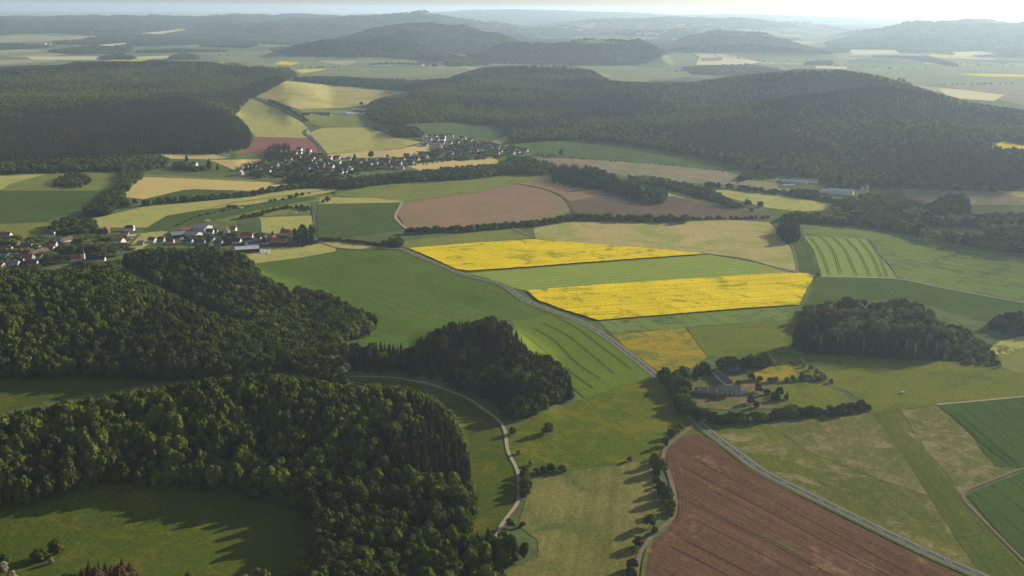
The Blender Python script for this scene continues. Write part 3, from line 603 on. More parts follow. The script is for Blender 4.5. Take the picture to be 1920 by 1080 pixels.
def trunk_geo(h, r0, seg=6, limbs=3, seed=0):
    r = np.random.default_rng(seed); V, F = [], []
    def tube(p, q, a, b):
        n = len(V); d = np.array(q)-np.array(p); d = d/np.linalg.norm(d); x = np.cross(d, [0.3, 1, .1]); x /= np.linalg.norm(x); y = np.cross(d, x)
        for c, s in ((p, a), (q, b)):
            for k in range(seg): t = 2*math.pi*k/seg; V.append(tuple(np.array(c)+s*(math.cos(t)*x+math.sin(t)*y)))
        for k in range(seg): F.append((n+k, n+(k+1) % seg, n+seg+(k+1) % seg, n+seg+k))
    tube((0, 0, -.03), (0.01, 0, h), r0, r0*.5)
    for k in range(limbs):
        t = 2*math.pi*k/max(1, limbs)+r.uniform(0, 1); tube((0, 0, h*.75), (.18*math.cos(t), .18*math.sin(t), h*.75+.25), r0*.45, r0*.15)
    return np.array(V), F
def crown_mesh(name, g, mat, smooth=False): return mesh(name, g[0], g[1], mat, smooth)
def whole_mesh(name, crown, trunk, mat):
    V = np.concatenate([crown[0], trunk[0]]); n = len(crown[0]); F = list(crown[1])+[tuple(a+n for a in f) for f in trunk[1]]
    return mesh(name, V, F, [mat, BARK], False, [0]*len(crown[1])+[1]*len(trunk[1]))
# shapes: near (for single trees), mid and far (for the woods)
NB = [crown_broad(s, 24, 950, 1, .50, .032, .80) for s in range(6)]
MB = [crown_broad(20+s, 17, 300, 1, .54, .044, .80) for s in range(6)]
FB = [crown_broad(40+s, 8, 26, 0, .54, .09) for s in range(4)]
NS = [crown_spruce(60+s, 13, 9) for s in range(4)]
MS = [crown_spruce(70+s, 9, 7, .26) for s in range(4)]
FS = [crown_spruce(80+s, 5, 5, .28) for s in range(3)]
TB = [trunk_geo(.42, .022, 6, 4, s) for s in range(3)]; TS = trunk_geo(.9, .016, 5, 0)
TBf = trunk_geo(.35, .025, 4, 0); TSf = trunk_geo(.4, .018, 4, 0)
SOLO = {}
for key, cs, mat, tr in (('b', NB, LEAF, TB), ('d', NB, LEAFD, TB), ('p', NB, PALE, TB), ('w', NB, BLOSSOM, TB), ('r', NB, RUST, TB), ('n', NS, BROWNN, [TS]), ('s', NS, NEEDLE, [TS])):
    SOLO[key] = [(crown_mesh('crown', c, mat), mesh('trunk', tr[i % len(tr)][0], tr[i % len(tr)][1], BARK)) for i, c in enumerate(cs)]
# mass shapes: order = index
MASS = []   # (mesh)
IDX = {}
def addmass(key, cs, mat, tr):
    IDX[key] = (len(MASS), len(cs))
    for c in cs: MASS.append(whole_mesh('tree', c, tr, mat))
for lod, B, S, tb, ts in (('m', MB, MS, TB[0], TS), ('f', FB, FS, TBf, TSf)):
    addmass('n'+lod, S[:2], BROWNN, ts); addmass('b'+lod, B, LEAF, tb); addmass('d'+lod, B[:3], LEAFD, tb); addmass('s'+lod, S, NEEDLE, ts); addmass('p'+lod, B[:2], PALE, tb)
protoc = bpy.data.collections.new('tree_shapes')
for i, me_ in enumerate(MASS):
    o = bpy.data.objects.new('shape_%03d' % i, me_); protoc.objects.link(o)

TREES = []   # x, y, z, h, widthfactor, kind, place index
PLACES = []  # (wood or hedge phrase, group, ordinal?)
def place(phrase, small=False):
    if (phrase, small) not in PLACES: PLACES.append((phrase, small))
    return PLACES.index((phrase, small))
def add(x, y, h, wf, kinds, pid):
    z = height(x, y)-.3
    for q in zip(x, y, z, h, wf, kinds): TREES.append((*q, pid))
def wood(phrase, poly, rmin, rmax, spacing, h, kinds, hvar=.22, patch=90, holes=(), wide=1.0, umargin=60, base_in=True, top_soft=0):
    """fill the ground under the canopy outline (pixels) with trees on a jittered grid"""
    pid = place(phrase); P = np.array(poly, float); D = ray([P[:, 0].min()-umargin, P[:, 0].max()+umargin], [P[:, 1].mean()]*2)
    a0, a1 = sorted(np.arctan2(D[:, 0], D[:, 1])); area = .5*(rmax**2-rmin**2)*(a1-a0); n = int(area/spacing**2)
    # stratified cells
    nr_ = max(1, int((rmax-rmin)/spacing)); pts = []
    for k in range(nr_):
        r = rmin+(k+.5)*(rmax-rmin)/nr_; m = max(1, int(r*(a1-a0)/spacing)); a = a0+(np.arange(m)+.5)*(a1-a0)/m
        rj = r+rng.uniform(-.46, .46, m)*spacing; aj = a+rng.uniform(-.46, .46, m)*spacing/r; pts.append(np.column_stack([rj*np.sin(aj), rj*np.cos(aj)]))
    p = np.concatenate(pts); x, y = p[:, 0], p[:, 1]; z = height(x, y)
    hh = h*(1+rng.uniform(-hvar, hvar, len(x)))*(0.88+.24*noise2(x, y, 140, 31))
    u0, v0 = project(x, y, z); u1, v1 = project(x, y, z+hh*.93)
    ok = inpoly(u1, v1, P) & (inpoly(u0, v0, P) if base_in else True)
    for hp in holes: ok &= ~inpoly(u0, v0, np.array(hp, float))
    x, y, hh = x[ok], y[ok], hh[ok]
    kn = noise2(x, y, patch, 17+len(PLACES)*3)*.7+rng.uniform(0, .3, len(x)); kk = list(kinds.items()); tot = sum(k[1] for k in kk)
    order = np.argsort(np.argsort(kn))/max(1, len(kn)); ks = np.empty(len(x), object); acc = 0
    for k_, w in kk:
        ks[(order >= acc/tot) & (order <= (acc+w)/tot)] = k_; acc += w
    ww = np.full(len(x), wide)*rng.uniform(.72, 1.36, len(x))*spacing/8.5*np.minimum(1, 15/h)**0*1.0
    add(x, y, hh, ww*8.5/np.maximum(hh*.5, 4)*.62, ks, pid)
def hedge(phrase, pix, h, spacing=7, kinds=('b',), width=5, hvar=.3, small=False, wide=1.0, rows=1):
    pid = place(phrase, small); P = np.array(densify(pix, 6, False)); x, y, _ = cast(P[:, 0], P[:, 1])
    s = np.concatenate([[0], np.cumsum(np.hypot(np.diff(x), np.diff(y)))]); n = max(2, int(s[-1]/spacing)*rows)
    q = np.linspace(0, s[-1], n)+rng.uniform(-.4, .4, n)*spacing
    X = np.interp(q, s, x)+rng.uniform(-.5, .5, n)*width; Y = np.interp(q, s, y)+rng.uniform(-.5, .5, n)*width
    hh = h*(1+rng.uniform(-hvar, hvar, n)); ks = [kinds[rng.integers(len(kinds))] for _ in range(n)]
    add(X, Y, hh, np.full(n, wide)*rng.uniform(.85, 1.25, n), ks, pid)
def single(phrase, u, v, h, kind='b', wide=1.0):
    pid = place(phrase, True); x, y, _ = cast(u, v); add(x, y, np.array([h]), np.array([wide]), [kind], pid)

FRONT = [(-160,775),(0,772),(60,760),(100,750),(150,742),(210,733),(300,716),(380,705),(440,698),(500,695),(560,700),(620,715),(660,722),(700,716),(745,718),(785,726),(822,745),(850,775),(872,812),(886,850),(892,880),(888,920),(884,960),(878,1000),(905,990),(945,985),(975,1000),(1003,1030),(1000,1048),(950,1068),(930,1100),(900,1250),(560,1250),(565,1075),(600,1040),(585,1000),(568,960),(530,945),(480,938),(430,925),(330,920),(230,918),(150,925),(60,948),(0,955),(-160,965)]
wood('in the large foreground wood on the left', FRONT, 560, 980, 6.4, 19, {'d':.30,'b':.53,'s':.14}, wide=1.06, patch=70, hvar=.4)
wood('in the spruce patch of the foreground wood', [(400,830),(480,800),(560,770),(640,770),(700,785),(745,800),(770,850),(760,890),(700,890),(640,870),(540,880),(420,900)], 740, 960, 7, 22, {'s':.75,'d':.25}, hvar=.3)
wood('on the wooded hill above the narrow valley', [(-160,492),(0,492),(60,494),(110,490),(200,495),(240,506),(290,532),(340,556),(400,580),(450,596),(490,585),(520,578),(555,583),(566,610),(556,640),(580,655),(590,690),(540,700),(480,712),(400,718),(300,715),(200,712),(0,712),(-160,712)], 980, 1520, 6.8, 18, {'d':.4,'b':.6}, wide=1.08, patch=110)
wood('in the reddish larch patch on top of the wooded hill', [(130,498),(200,494),(250,510),(310,545),(240,540),(160,520)], 1180, 1340, 7, 21, {'s':1}, patch=40)
wood('in the dark wood between hamlet and big green field', [(222,482),(240,470),(280,460),(340,462),(400,457),(445,464),(470,485),(490,508),(520,528),(570,535),(620,545),(660,570),(700,585),(722,605),(700,628),(640,650),(620,690),(560,705),(520,640),(460,610),(400,585),(330,555),(280,530),(240,505)], 1020, 1560, 7.2, 18, {'d':.5,'b':.5}, wide=1.1, patch=90)
wood('on the spruce knoll beside the valley meadow', [(640,640),(680,636),(720,635),(775,645),(790,625),(820,610),(870,596),(920,588),(960,603),(985,640),(1010,655),(1040,668),(1065,690),(1085,720),(1097,738),(1060,752),(1010,770),(985,785),(945,778),(895,745),(840,722),(780,704),(740,700),(700,699),(640,699),(625,670)], 900, 1270, 6.6, 18, {'s':.6,'d':.34,'b':.06}, patch=40, hvar=.28, wide=1.1)
wood('at the right foot of the spruce knoll', [(940,745),(1000,725),(1060,715),(1097,738),(1060,755),(1010,772),(985,790),(945,785)], 900, 1060, 7.5, 15, {'b':.8,'d':.2})
wood('in the tangled valley wood left of the spruce knoll', [(560,640),(620,640),(650,640),(650,700),(700,712),(640,730),(560,712),(540,690)], 930, 1200, 7.5, 15, {'b':.5,'p':.2,'d':.3})
wood('in the dark conifer front of the right wood', [(1480,625),(1490,612),(1540,622),(1650,628),(1770,636),(1776,655),(1778,676),(1700,676),(1600,668),(1500,662),(1478,645)], 1060, 1300, 4.6, 21, {'s':.75,'n':.25}, wide=.95, hvar=.07)
wood('in the mixed middle of the right wood', [(1495,605),(1510,572),(1545,562),(1590,555),(1640,560),(1660,566),(1680,556),(1710,560),(1745,575),(1755,590),(1770,610),(1790,612),(1790,640),(1775,645),(1640,636),(1500,625)], 1140, 1420, 8.2, 12, {'d':.3,'b':.38,'s':.1,'p':.22}, patch=25, wide=.95, hvar=.45)
wood('in the young plantation at the end of the right wood', [(1750,590),(1775,600),(1820,615),(1860,650),(1880,690),(1820,684),(1778,675)], 1060, 1320, 6.5, 5, {'d':.4,'p':.25,'b':.35}, patch=25)
wood('in the oval thicket at the right edge', [(1850,612),(1870,588),(1900,580),(1940,580),(2000,600),(1980,630),(1900,632),(1862,622)], 1150, 1400, 7, 12, {'d':1})
wood('in the thicket by the lane junction', [(700,455),(715,445),(750,440),(757,455),(750,466),(715,462)], 1560, 1760, 8, 11, {'d':.5,'b':.5})
for q_ in ((1552,603),(1568,600)): single('rusty orange tree inside the right wood', *q_, 13, 'r', .9)
hedge('in the low shrubs along the farm track', [(1228,862),(1232,880),(1236,905),(1244,925),(1256,950),(1255,970)], 4.5, 4, ('b','d'), 4, small=False)
# riding farm
hedge('beside the road in front of the riding farm', [(1245,705),(1255,725),(1275,750),(1290,775),(1320,790)], 10, 6, ('b','d','b'), 9, small=False, rows=2)
wood('in the grove behind the riding farm', [(1243,715),(1250,690),(1290,682),(1310,672),(1335,680),(1345,700),(1335,725),(1300,735),(1270,745)], 940, 1150, 8, 12, {'b':.45,'d':.35,'s':.2}, patch=20, holes=([(1285,718),(1340,704),(1345,745),(1290,745)],))
hedge('in the row behind the stables', [(1352,692),(1390,690),(1420,688),(1438,686)], 13, 6, ('d','b'), 5, rows=2)
hedge('in the thick hedge south of the riding farm', [(1325,788),(1360,795),(1420,788),(1480,782),(1530,778),(1570,776),(1625,770)], 9, 5.5, ('d','b'), 7, rows=2)
hedge('of the pale saplings along the paddock', [(1445,684),(1462,682),(1480,681),(1495,680),(1502,686),(1520,695),(1540,708)], 7, 9, ('p',), 3, small=True, wide=.9)
hedge('of the pale willows above the bridleway', [(1412,714),(1430,716),(1450,716),(1470,716),(1490,714),(1515,713),(1540,712),(1555,718)], 8, 7, ('p','p','b'), 4, small=True)
hedge('of the pines on the sandy yard', [(1430,735),(1445,745),(1455,752),(1470,750),(1465,738)], 8, 5, ('s','d'), 8, small=True)
single('dark round tree beside the sandy yard', 1407, 757, 9, 'd', 1.1); single('second dark tree on the sandy yard', 1418, 764, 7, 'd')
single('small tree at the near corner of the long stable', 1345, 748, 6); single('small tree in front of the long stable', 1358, 748, 5.5, 'b')
single('shrub at the far end of the white stable', 1384, 722, 6, 'd')
# farm track row
for ph, u, v, h, k in (('round tree at the top of the farm track near the road', 1275,806,7,'b'), ('orange tinted bush beside the farm track', 1270,812,5,'r'), ('bushy tree just below the orange bush', 1258,820,9,'b'),
    ('dark tree beside the bare corner of the ploughed field', 1245,837,9,'d'), ('tall tree at the narrow neck of the farm track', 1228,872,11,'b'), ('broad tree beside the tall one on the farm track', 1237,886,13,'b'), ('dark tree at the bend of the farm track', 1240,925,10,'d'),
    ('broad dark tree left of the track bend', 1250,938,12,'d'), ('bright green tree on the track bend', 1255,960,11,'b'), ('slim green tree below the track bend', 1218,990,11,'b'), ('small bush beside the slim tree', 1228,1000,6,'b'),
    ('round tree beside the lower farm track', 1196,1025,9,'d'), ('low bush beside the lower farm track', 1190,1035,6,'b'), ('round tree at the bottom of the farm track', 1186,1068,9,'d'), ('tree at the very bottom of the farm track', 1183,1085,9,'d'),
    ('lone small tree on the hedge bank of the mown meadow', 1180,866,5,'d'), ('round tree alone in the flowering meadow', 1028,812,11,'d'), ('bush left of the lone meadow tree', 962,815,8,'b'),
    ('pale bush beside the gravel track', 972,852,5,'p'), ('whitish blossoming bush beside the gravel track', 995,872,5,'w'), ('reddish tree at the tip of the front wood', 822,782,7,'p')): single(ph, u, v, h, k)
hedge('in the dark hedge at the corner of the mown meadow', [(1000,888),(1020,886),(1040,885),(1055,883)], 6, 5, ('d',), 4, small=True)
hedge('in the hedge between gravel track and mown meadow', [(980,890),(985,905),(987,920),(984,935)], 8, 5, ('b','d'), 4, small=True)
hedge('in the shrubs where the gravel track ends', [(955,985),(965,978),(975,985)], 6, 5, ('b','d'), 5, small=True)
single('whitish blossoming tree at the bottom of the front wood', 893, 1062, 9, 'w')
single('rusty pair of trees at the bottom meadow edge, left one', 575, 1085, 10, 'p'); single('rusty pair of trees at the bottom meadow edge, right one', 600, 1088, 10, 'r', .7)
wood('at the bottom edge below the dark meadow', [(560,1060),(600,1045),(650,1040),(720,1040),(800,1045),(870,1050),(930,1070),(900,1260),(420,1260),(440,1085),(490,1055),(520,1075)], 500, 680, 7, 12, {'b':.7,'p':.12,'d':.18}, patch=30, base_in=False)
wood('in the spruce group at the bottom left', [(150,1050),(170,1035),(190,1030),(215,1025),(235,1040),(255,1075),(270,1140),(150,1140)], 560, 680, 6.5, 13, {'n':1}, base_in=False, wide=1.8)
for ph, u, v, h, k, w in (('tall dark spruce at the bottom left, left of the pair',182,1105,17,'n',2.2),('tall dark spruce at the bottom left, right of the pair',226,1110,20,'n',2.2),('round tree behind the bottom left bushes',105,1040,12,'d',1),('dark bush beside the round bottom left tree',72,1052,9,'d',1.2),
    ('creamy blossoming bush at the bottom left corner',5,1075,9,'w',1),('second blossoming bush at the bottom left corner',22,1090,8,'w',1),('small blossoming bush beside the round tree',96,1058,6,'w',.7),('bush at the far left bottom',10,1055,8,'b',1),('small bush at the bottom edge',355,1090,7,'b',1)): single(ph,u,v,h,k,w)
wood('in the low scrub at the bottom left', [(25,1062),(60,1048),(120,1050),(150,1060),(150,1140),(20,1140)], 560, 680, 6, 8, {'b':.5,'d':.5}, base_in=False)
# central hedges
hedge('in the hedge above the upper rapeseed field', [(760,438),(800,437),(850,434),(880,434),(930,429),(1000,424),(1040,418),(1082,409)], 10, 7, ('b','d','b'), 6, rows=2)
hedge('in the long hedge behind the straw coloured field', [(1082,411),(1150,415),(1250,416),(1290,417)], 11, 7, ('d','b'), 6, rows=2)
hedge('in the low end of the long hedge', [(1295,412),(1330,411),(1380,411),(1440,409)], 6, 6, ('d','b'), 5, rows=1)
for u, v, h in ((1140,412,14),(1175,414,12),(1218,415,15),(1258,416,16),(1285,418,16),(1205,414,12)): single('tall tree standing out of the long hedge', u, v, h, 'b', 1.2)
hedge('in the low hedge left of the lane junction', [(597,450),(640,453),(675,457),(710,460)], 6, 5, ('d','b'), 4, rows=2)
wood('in the round copse right of the straw coloured field', [(1460,420),(1465,405),(1480,402),(1498,408),(1501,430),(1495,440),(1475,440),(1463,432)], 1600, 2000, 7.5, 15, {'d':.3,'s':.7}, base_in=False)
single('bare grey tree at the rapeseed corner', 1534, 519, 8, 'p', 1.1)
single('lone small tree on the upper green field', 614, 379, 13, 'd', .9); single('small bush beside the upper lone tree', 606, 379, 6, 'd')
# conifer belt and stream woods
wood('in the dark conifer belt', [(1035,303),(1075,303),(1120,312),(1160,328),(1200,342),(1212,366),(1195,362),(1150,346),(1100,334),(1035,324)], 2050, 2800, 8, 19, {'s':.8,'d':.2}, base_in=False)
wood('at the end of the conifer belt', [(1205,350),(1248,345),(1248,368),(1205,366)], 2000, 2400, 9, 16, {'b':.7,'d':.3}, base_in=False)
wood('in the stream scrub behind the conifer belt', [(1160,326),(1220,328),(1280,338),(1330,350),(1370,372),(1400,385),(1448,398),(1446,404),(1380,392),(1330,378),(1290,368),(1240,352),(1200,345)], 1950, 2700, 9, 11, {'b':.6,'d':.3,'p':.1})
hedge('in the hedge above the bright stream meadow', [(1325,350),(1380,354),(1420,360),(1480,366),(1540,374),(1570,384)], 10, 9, ('d','b'), 12, rows=2)
for u,v,h in ((1402,386,14),(1365,382,13),(1425,388,12)): single('rounded tree on the edge of the bright stream meadow', u, v, h, 'b', 1.2)
wood('in the broadleaf stream wood on the right', [(1440,408),(1445,398),(1480,398),(1500,392),(1520,395),(1560,390),(1575,370),(1620,360),(1680,362),(1700,372),(1740,378),(1800,398),(1840,398),(1925,395),(2060,400),(2060,520),(1925,478),(1860,470),(1800,460),(1740,448),(1700,438),(1640,428),(1560,420),(1500,418),(1450,412)], 1450, 2350, 9.5, 13, {'b':.55,'d':.3,'p':.15}, patch=50, wide=1.15,
     holes=([(1735,425),(1844,428),(1840,446),(1740,447)],))
wood('in the dark edge of the stream wood', [(1670,415),(1700,408),(1735,420),(1738,445),(1700,440),(1672,432)], 1550, 1900, 8, 14, {'s':.5,'d':.5})
wood('in the dark conifers at the right edge of the stream wood', [(1760,432),(1800,428),(1835,440),(1870,432),(1925,440),(2060,460),(2060,510),(1925,476),(1840,464),(1760,450)], 1400, 1800, 7.5, 15, {'s':.6,'d':.4})
wood('in the oval thicket behind the stream wood', [(1750,388),(1752,374),(1775,362),(1800,358),(1815,368),(1818,388),(1790,396),(1765,394)], 1850, 2300, 8, 15, {'d':.8,'b':.2}, base_in=False)
hedge('along the foot of the right hills', [(1560,350),(1620,352),(1690,352),(1760,354),(1830,357),(1900,358)], 12, 10, ('b','d'), 14, rows=2)
wood('around the factory halls', [(1370,335),(1400,318),(1440,322),(1460,330),(1465,338),(1420,336),(1390,340)], 2300, 3000, 10, 10, {'b':.6,'d':.4})
wood('between the factory halls', [(1480,352),(1520,352),(1545,360),(1545,372),(1500,372),(1470,362)], 2000, 2600, 10, 11, {'b':.5,'d':.5})
hedge('along the dark bank below the green strip', [(998,292),(1040,294),(1120,301),(1205,306),(1280,313),(1360,323)], 4, 14, ('d',), 5)
hedge('in the small row at the head of the dark bank', [(1002,292),(1020,293),(1036,293)], 9, 9, ('d','b'), 6); single('lone tall tree at the head of the dark bank', 1051, 293, 18, 'd', .8)
# village belt
wood('in the dark tree belt below the village', [(520,330),(560,322),(640,332),(700,325),(770,318),(830,312),(880,308),(930,305),(960,290),(1000,292),(1035,300),(1042,320),(1020,330),(975,328),(930,330),(880,338),(800,340),(740,344),(680,352),(640,356),(600,352),(560,344),(520,342)], 2000, 3050, 9, 14, {'d':.5,'b':.4,'s':.1}, patch=60, wide=1.1)
wood('in the dark firs behind the church end of the village', [(495,285),(505,268),(540,264),(548,285),(535,292),(500,292)], 2500, 3200, 8, 16, {'s':1}, base_in=False)
hedge('of the row along the long hay field', [(270,386),(320,378),(345,378),(380,376),(420,372),(470,368),(520,358),(580,352),(640,350)], 11, 9, ('b','d','b'), 9, rows=2)
wood('in the winding stream trees on the left', [(228,310),(262,308),(268,330),(255,345),(240,355),(228,368),(235,372),(265,372),(268,384),(215,392),(200,405),(170,405),(150,400),(145,388),(190,378),(195,362),(215,350),(225,335)], 1800, 2800, 9, 13, {'b':.6,'d':.4}, wide=1.1)
wood('in the round grove above the left village', [(88,430),(92,415),(120,406),(170,406),(182,420),(183,440),(150,446),(105,440)], 1600, 2100, 9, 14, {'d':.7,'b':.3}, wide=1.1)
wood('in the oval thicket on the left meadow', [(102,340),(108,328),(140,318),(165,325),(172,335),(150,342),(120,342)], 2050, 2600, 8.5, 12, {'b':.5,'d':.5}, base_in=False)
wood('in the tree belt under the left spruce slope', [(-160,300),(0,302),(100,296),(200,290),(280,288),(312,292),(320,312),(270,322),(180,322),(80,326),(0,328),(-160,330)], 2200, 3100, 9, 14, {'d':.4,'b':.5,'s':.1}, wide=1.1)
wood('around the white house at the foot of the spruce slope', [(312,305),(340,300),(370,310),(400,306),(410,318),(370,322),(330,318)], 2200, 3000, 10, 11, {'b':.5,'d':.5})
for u,v,h in ((350,302,17),(392,312,20),(408,318,14)): single('dark spruce near the white house below the spruce slope', u, v, h, 's', 1.2)
hedge('of the thin bushes on the light strip', [(508,380),(520,376),(540,374),(560,368),(580,364)], 7, 13, ('b','d'), 5)
hedge('of the bush row above the square yellow field', [(450,412),(480,406),(500,400),(530,392),(560,390),(580,396)], 7, 8, ('d','b'), 9, rows=2)
hedge('of the bank above the sawmill', [(330,425),(365,408),(400,400),(440,392),(480,386)], 4, 9, ('d','b'), 4)
wood('in the spruce group beside the hamlet lane', [(548,460),(552,424),(570,416),(590,420),(592,458),(565,464)], 1550, 1950, 8, 13, {'s':.7,'b':.3}, hvar=.35, wide=.75)
for u,v,h in ((531,438,12),(511,443,10)): single('small conical tree behind the hamlet farm', u, v, h, 's', 1.5)
# village gardens
wood('in the gardens of the left village', [(-100,440),(60,440),(130,450),(140,440),(240,430),(245,470),(235,505),(-100,510)], 1400, 1950, 24, 7, {'d':.5,'b':.5}, hvar=.4)
wood('in the grove around the little church', [(132,455),(185,450),(205,475),(175,480),(165,470),(150,470),(135,478)], 1400, 1700, 9, 13, {'d':.5,'b':.5})
wood('in the gardens of the farm hamlet', [(325,430),(400,424),(445,428),(560,440),(560,455),(470,465),(330,460)], 1550, 2000, 26, 6, {'d':.5,'b':.5}, hvar=.4)
wood('in the gardens of the long village', [(450,315),(520,285),(600,285),(640,300),(760,290),(870,262),(985,272),(990,290),(900,300),(800,305),(720,318),(640,335),(480,335)], 2150, 3600, 21, 7.5, {'d':.6,'b':.4}, hvar=.4)
single('single oval tree behind the village roofs', 696, 296, 18, 'd', .9); single('small pointed tree among the village roofs', 665, 298, 15, 's', 1.4); single('small round tree at the golden strip', 727, 295, 8, 'd', 1.3)
hedge('of the young avenue on the golden field', [(770,312),(800,309),(830,304),(862,298)], 5, 16, ('d',), 1, small=False)
hedge('along the lane to the hillside farm', [(508,190),(525,198),(540,206),(555,215),(575,228)], 9, 11, ('d','b'), 8, rows=2)
for u,v,h in ((677,197,14),): single('lone round tree above the hillside farm', u, v, h, 'd', 1.2)
# big woods
wood('in the spruce slope on the left', [(-160,205),(0,203),(100,190),(190,175),(300,165),(345,168),(400,185),(425,200),(455,222),(474,248),(468,278),(400,290),(300,288),(100,298),(0,305),(-160,305)], 2350, 4100, 9.5, 20, {'s':.8,'n':.14,'d':.06}, patch=150)
wood('in the high mixed woods on the left', [(-160,120),(0,112),(60,116),(180,114),(260,114),(360,108),(420,120),(480,122),(540,125),(560,140),(535,152),(500,172),(470,185),(440,215),(400,210),(345,190),(300,188),(150,205),(0,226),(-160,228)], 2900, 6600, 12, 18, {'d':.38,'s':.20,'b':.42}, patch=300)
wood('in the wood strip behind the straw field', [(550,142),(640,142),(700,146),(800,148),(850,145),(860,160),(800,172),(760,172),(690,166),(620,160),(550,152)], 4200, 6000, 11, 20, {'d':.6,'s':.4})
wood('on the central wooded hill', [(688,215),(690,192),(720,182),(760,182),(780,165),(830,150),(860,138),(900,126),(960,122),(1020,122),(1060,124),(1110,130),(1145,150),(1200,153),(1300,152),(1400,138),(1500,130),(1570,129),(1640,138),(1700,154),(1760,174),(1820,190),(1920,205),(2060,218),(2060,352),(1920,352),(1830,354),(1700,350),(1600,350),(1540,342),(1480,330),(1400,318),(1330,300),(1260,285),(1150,268),(1060,262),(960,270),(948,248),(920,236),(850,230),(780,232),(740,238),(700,228)], 2150, 5900, 11.5, 18, {'s':.22,'d':.33,'b':.45}, patch=300,
     holes=([(1825,281),(1866,268),(1882,264),(1930,272),(2060,278),(2060,292),(1920,291),(1868,288)],))
wood('in the dark copse beside the upper village', [(725,245),(745,232),(780,235),(800,250),(790,258),(740,256)], 2700, 3600, 10, 13, {'d':.8,'b':.2})
# blue distance
wood('on the first blue hill', [(505,95),(560,87),(640,74),(720,69),(780,80),(820,95),(900,110),(930,122),(860,124),(800,112),(700,106),(600,106),(540,104)], 6400, 9400, 20, 18, {'d':.6,'b':.4}, patch=300, wide=1.15)
wood('on the higher blue hill', [(600,82),(700,57),(760,49),(870,49),(925,62),(985,80),(960,95),(930,112),(800,90),(720,72),(640,78)], 7400, 11500, 24, 18, {'d':.5,'b':.5}, patch=300, wide=1.15)
wood('on the long dark ridge', [(860,108),(930,82),(1000,77),(1100,78),(1200,80),(1250,95),(1240,108),(1200,122),(1120,124),(1000,122),(920,120)], 6300, 8700, 20, 18, {'d':.7,'s':.3}, patch=300, wide=1.15)
wood('on the pale ridge right of the middle', [(1270,78),(1350,62),(1420,66),(1480,78),(1560,98),(1590,105),(1500,97),(1340,97),(1275,97)], 8000, 12500, 28, 18, {'d':.6,'b':.4}, patch=300, wide=1.2)
wood('on the pale right hill', [(1540,80),(1620,60),(1700,45),(1760,41),(1830,42),(1925,45),(2060,50),(2060,112),(1925,108),(1840,108),(1760,100),(1690,92),(1600,92),(1560,88)], 9000, 15500, 34, 18, {'d':.5,'b':.5}, patch=400, wide=1.25, holes=([(1590,92),(1690,92),(1700,103),(1600,104)],[(1780,96),(1870,95),(1880,106),(1790,107)]))
wood('on the long left skyline hills', [(-160,42),(0,36),(120,33),(250,30),(350,32),(430,28),(560,29),(680,30),(700,44),(600,60),(380,66),(340,52),(200,58),(0,66),(-160,66)], 11000, 21500, 45, 18, {'d':.6,'b':.4}, patch=600, wide=1.3)
wood('on the blue slope left of the higher hill', [(330,60),(480,46),(640,36),(720,29),(790,25),(850,37),(930,50),(700,56),(640,72),(560,85),(430,80),(340,72)], 9500, 17000, 36, 18, {'d':.6,'b':.4}, patch=500, wide=1.25)
wood('on the dark low ridge beyond the right plain', [(1625,103),(1740,104),(1800,120),(1795,126),(1700,110),(1640,108)], 7000, 10000, 20, 16, {'d':1})
wood('around the distant village on the right', [(1275,125),(1330,122),(1400,118),(1440,125),(1480,130),(1440,138),(1380,142),(1300,140)], 5800, 7600, 24, 12, {'d':1}, hvar=.4)
hedge('beside the far hamlet', [(700,122),(720,120),(745,120),(775,121),(840,124),(858,126)], 12, 14, ('d','b'), 40, rows=2)
for ph_, po_ in (('in the dark strip below the faint far left village', [(95,92),(180,84),(250,88),(240,100),(150,102),(90,98)]), ('in the wood above the faint far left village', [(180,66),(330,64),(350,76),(280,74),(200,80)]), ('in the first small clump at the top of the left woods', [(190,104),(220,98),(250,104),(250,112),(190,112)]),
    ('in the second small clump at the top of the left woods', [(320,104),(345,98),(375,104),(370,112),(320,112)]), ('in the broad blue wood left of the first hill', [(350,62),(620,58),(640,66),(500,78),(470,90),(380,88),(360,76)]), ('in the thin wood strip behind the green far field', [(250,94),(330,90),(400,92),(470,96),(380,98),(260,100)]),
    ('in the clump behind the distant right village', [(1500,118),(1530,112),(1560,112),(1560,122),(1510,122)])): wood(ph_, po_, 5500, 16000, 24, 17, {'d':.7,'b':.3}, patch=200, wide=1.2)
for po_ in ([(1260,135),(1330,129)], [(1340,106),(1400,112),(1440,117)], [(1660,129),(1760,131)], [(1800,121),(1900,125)], [(1550,123),(1640,127)], [(1600,150),(1700,156)], [(1760,160),(1900,158)], [(380,105),(470,104)], [(570,128),(640,127)]): hedge('in the thin far hedges of the hazy plain', po_, 11, 22, ('d', 'b'), 40)
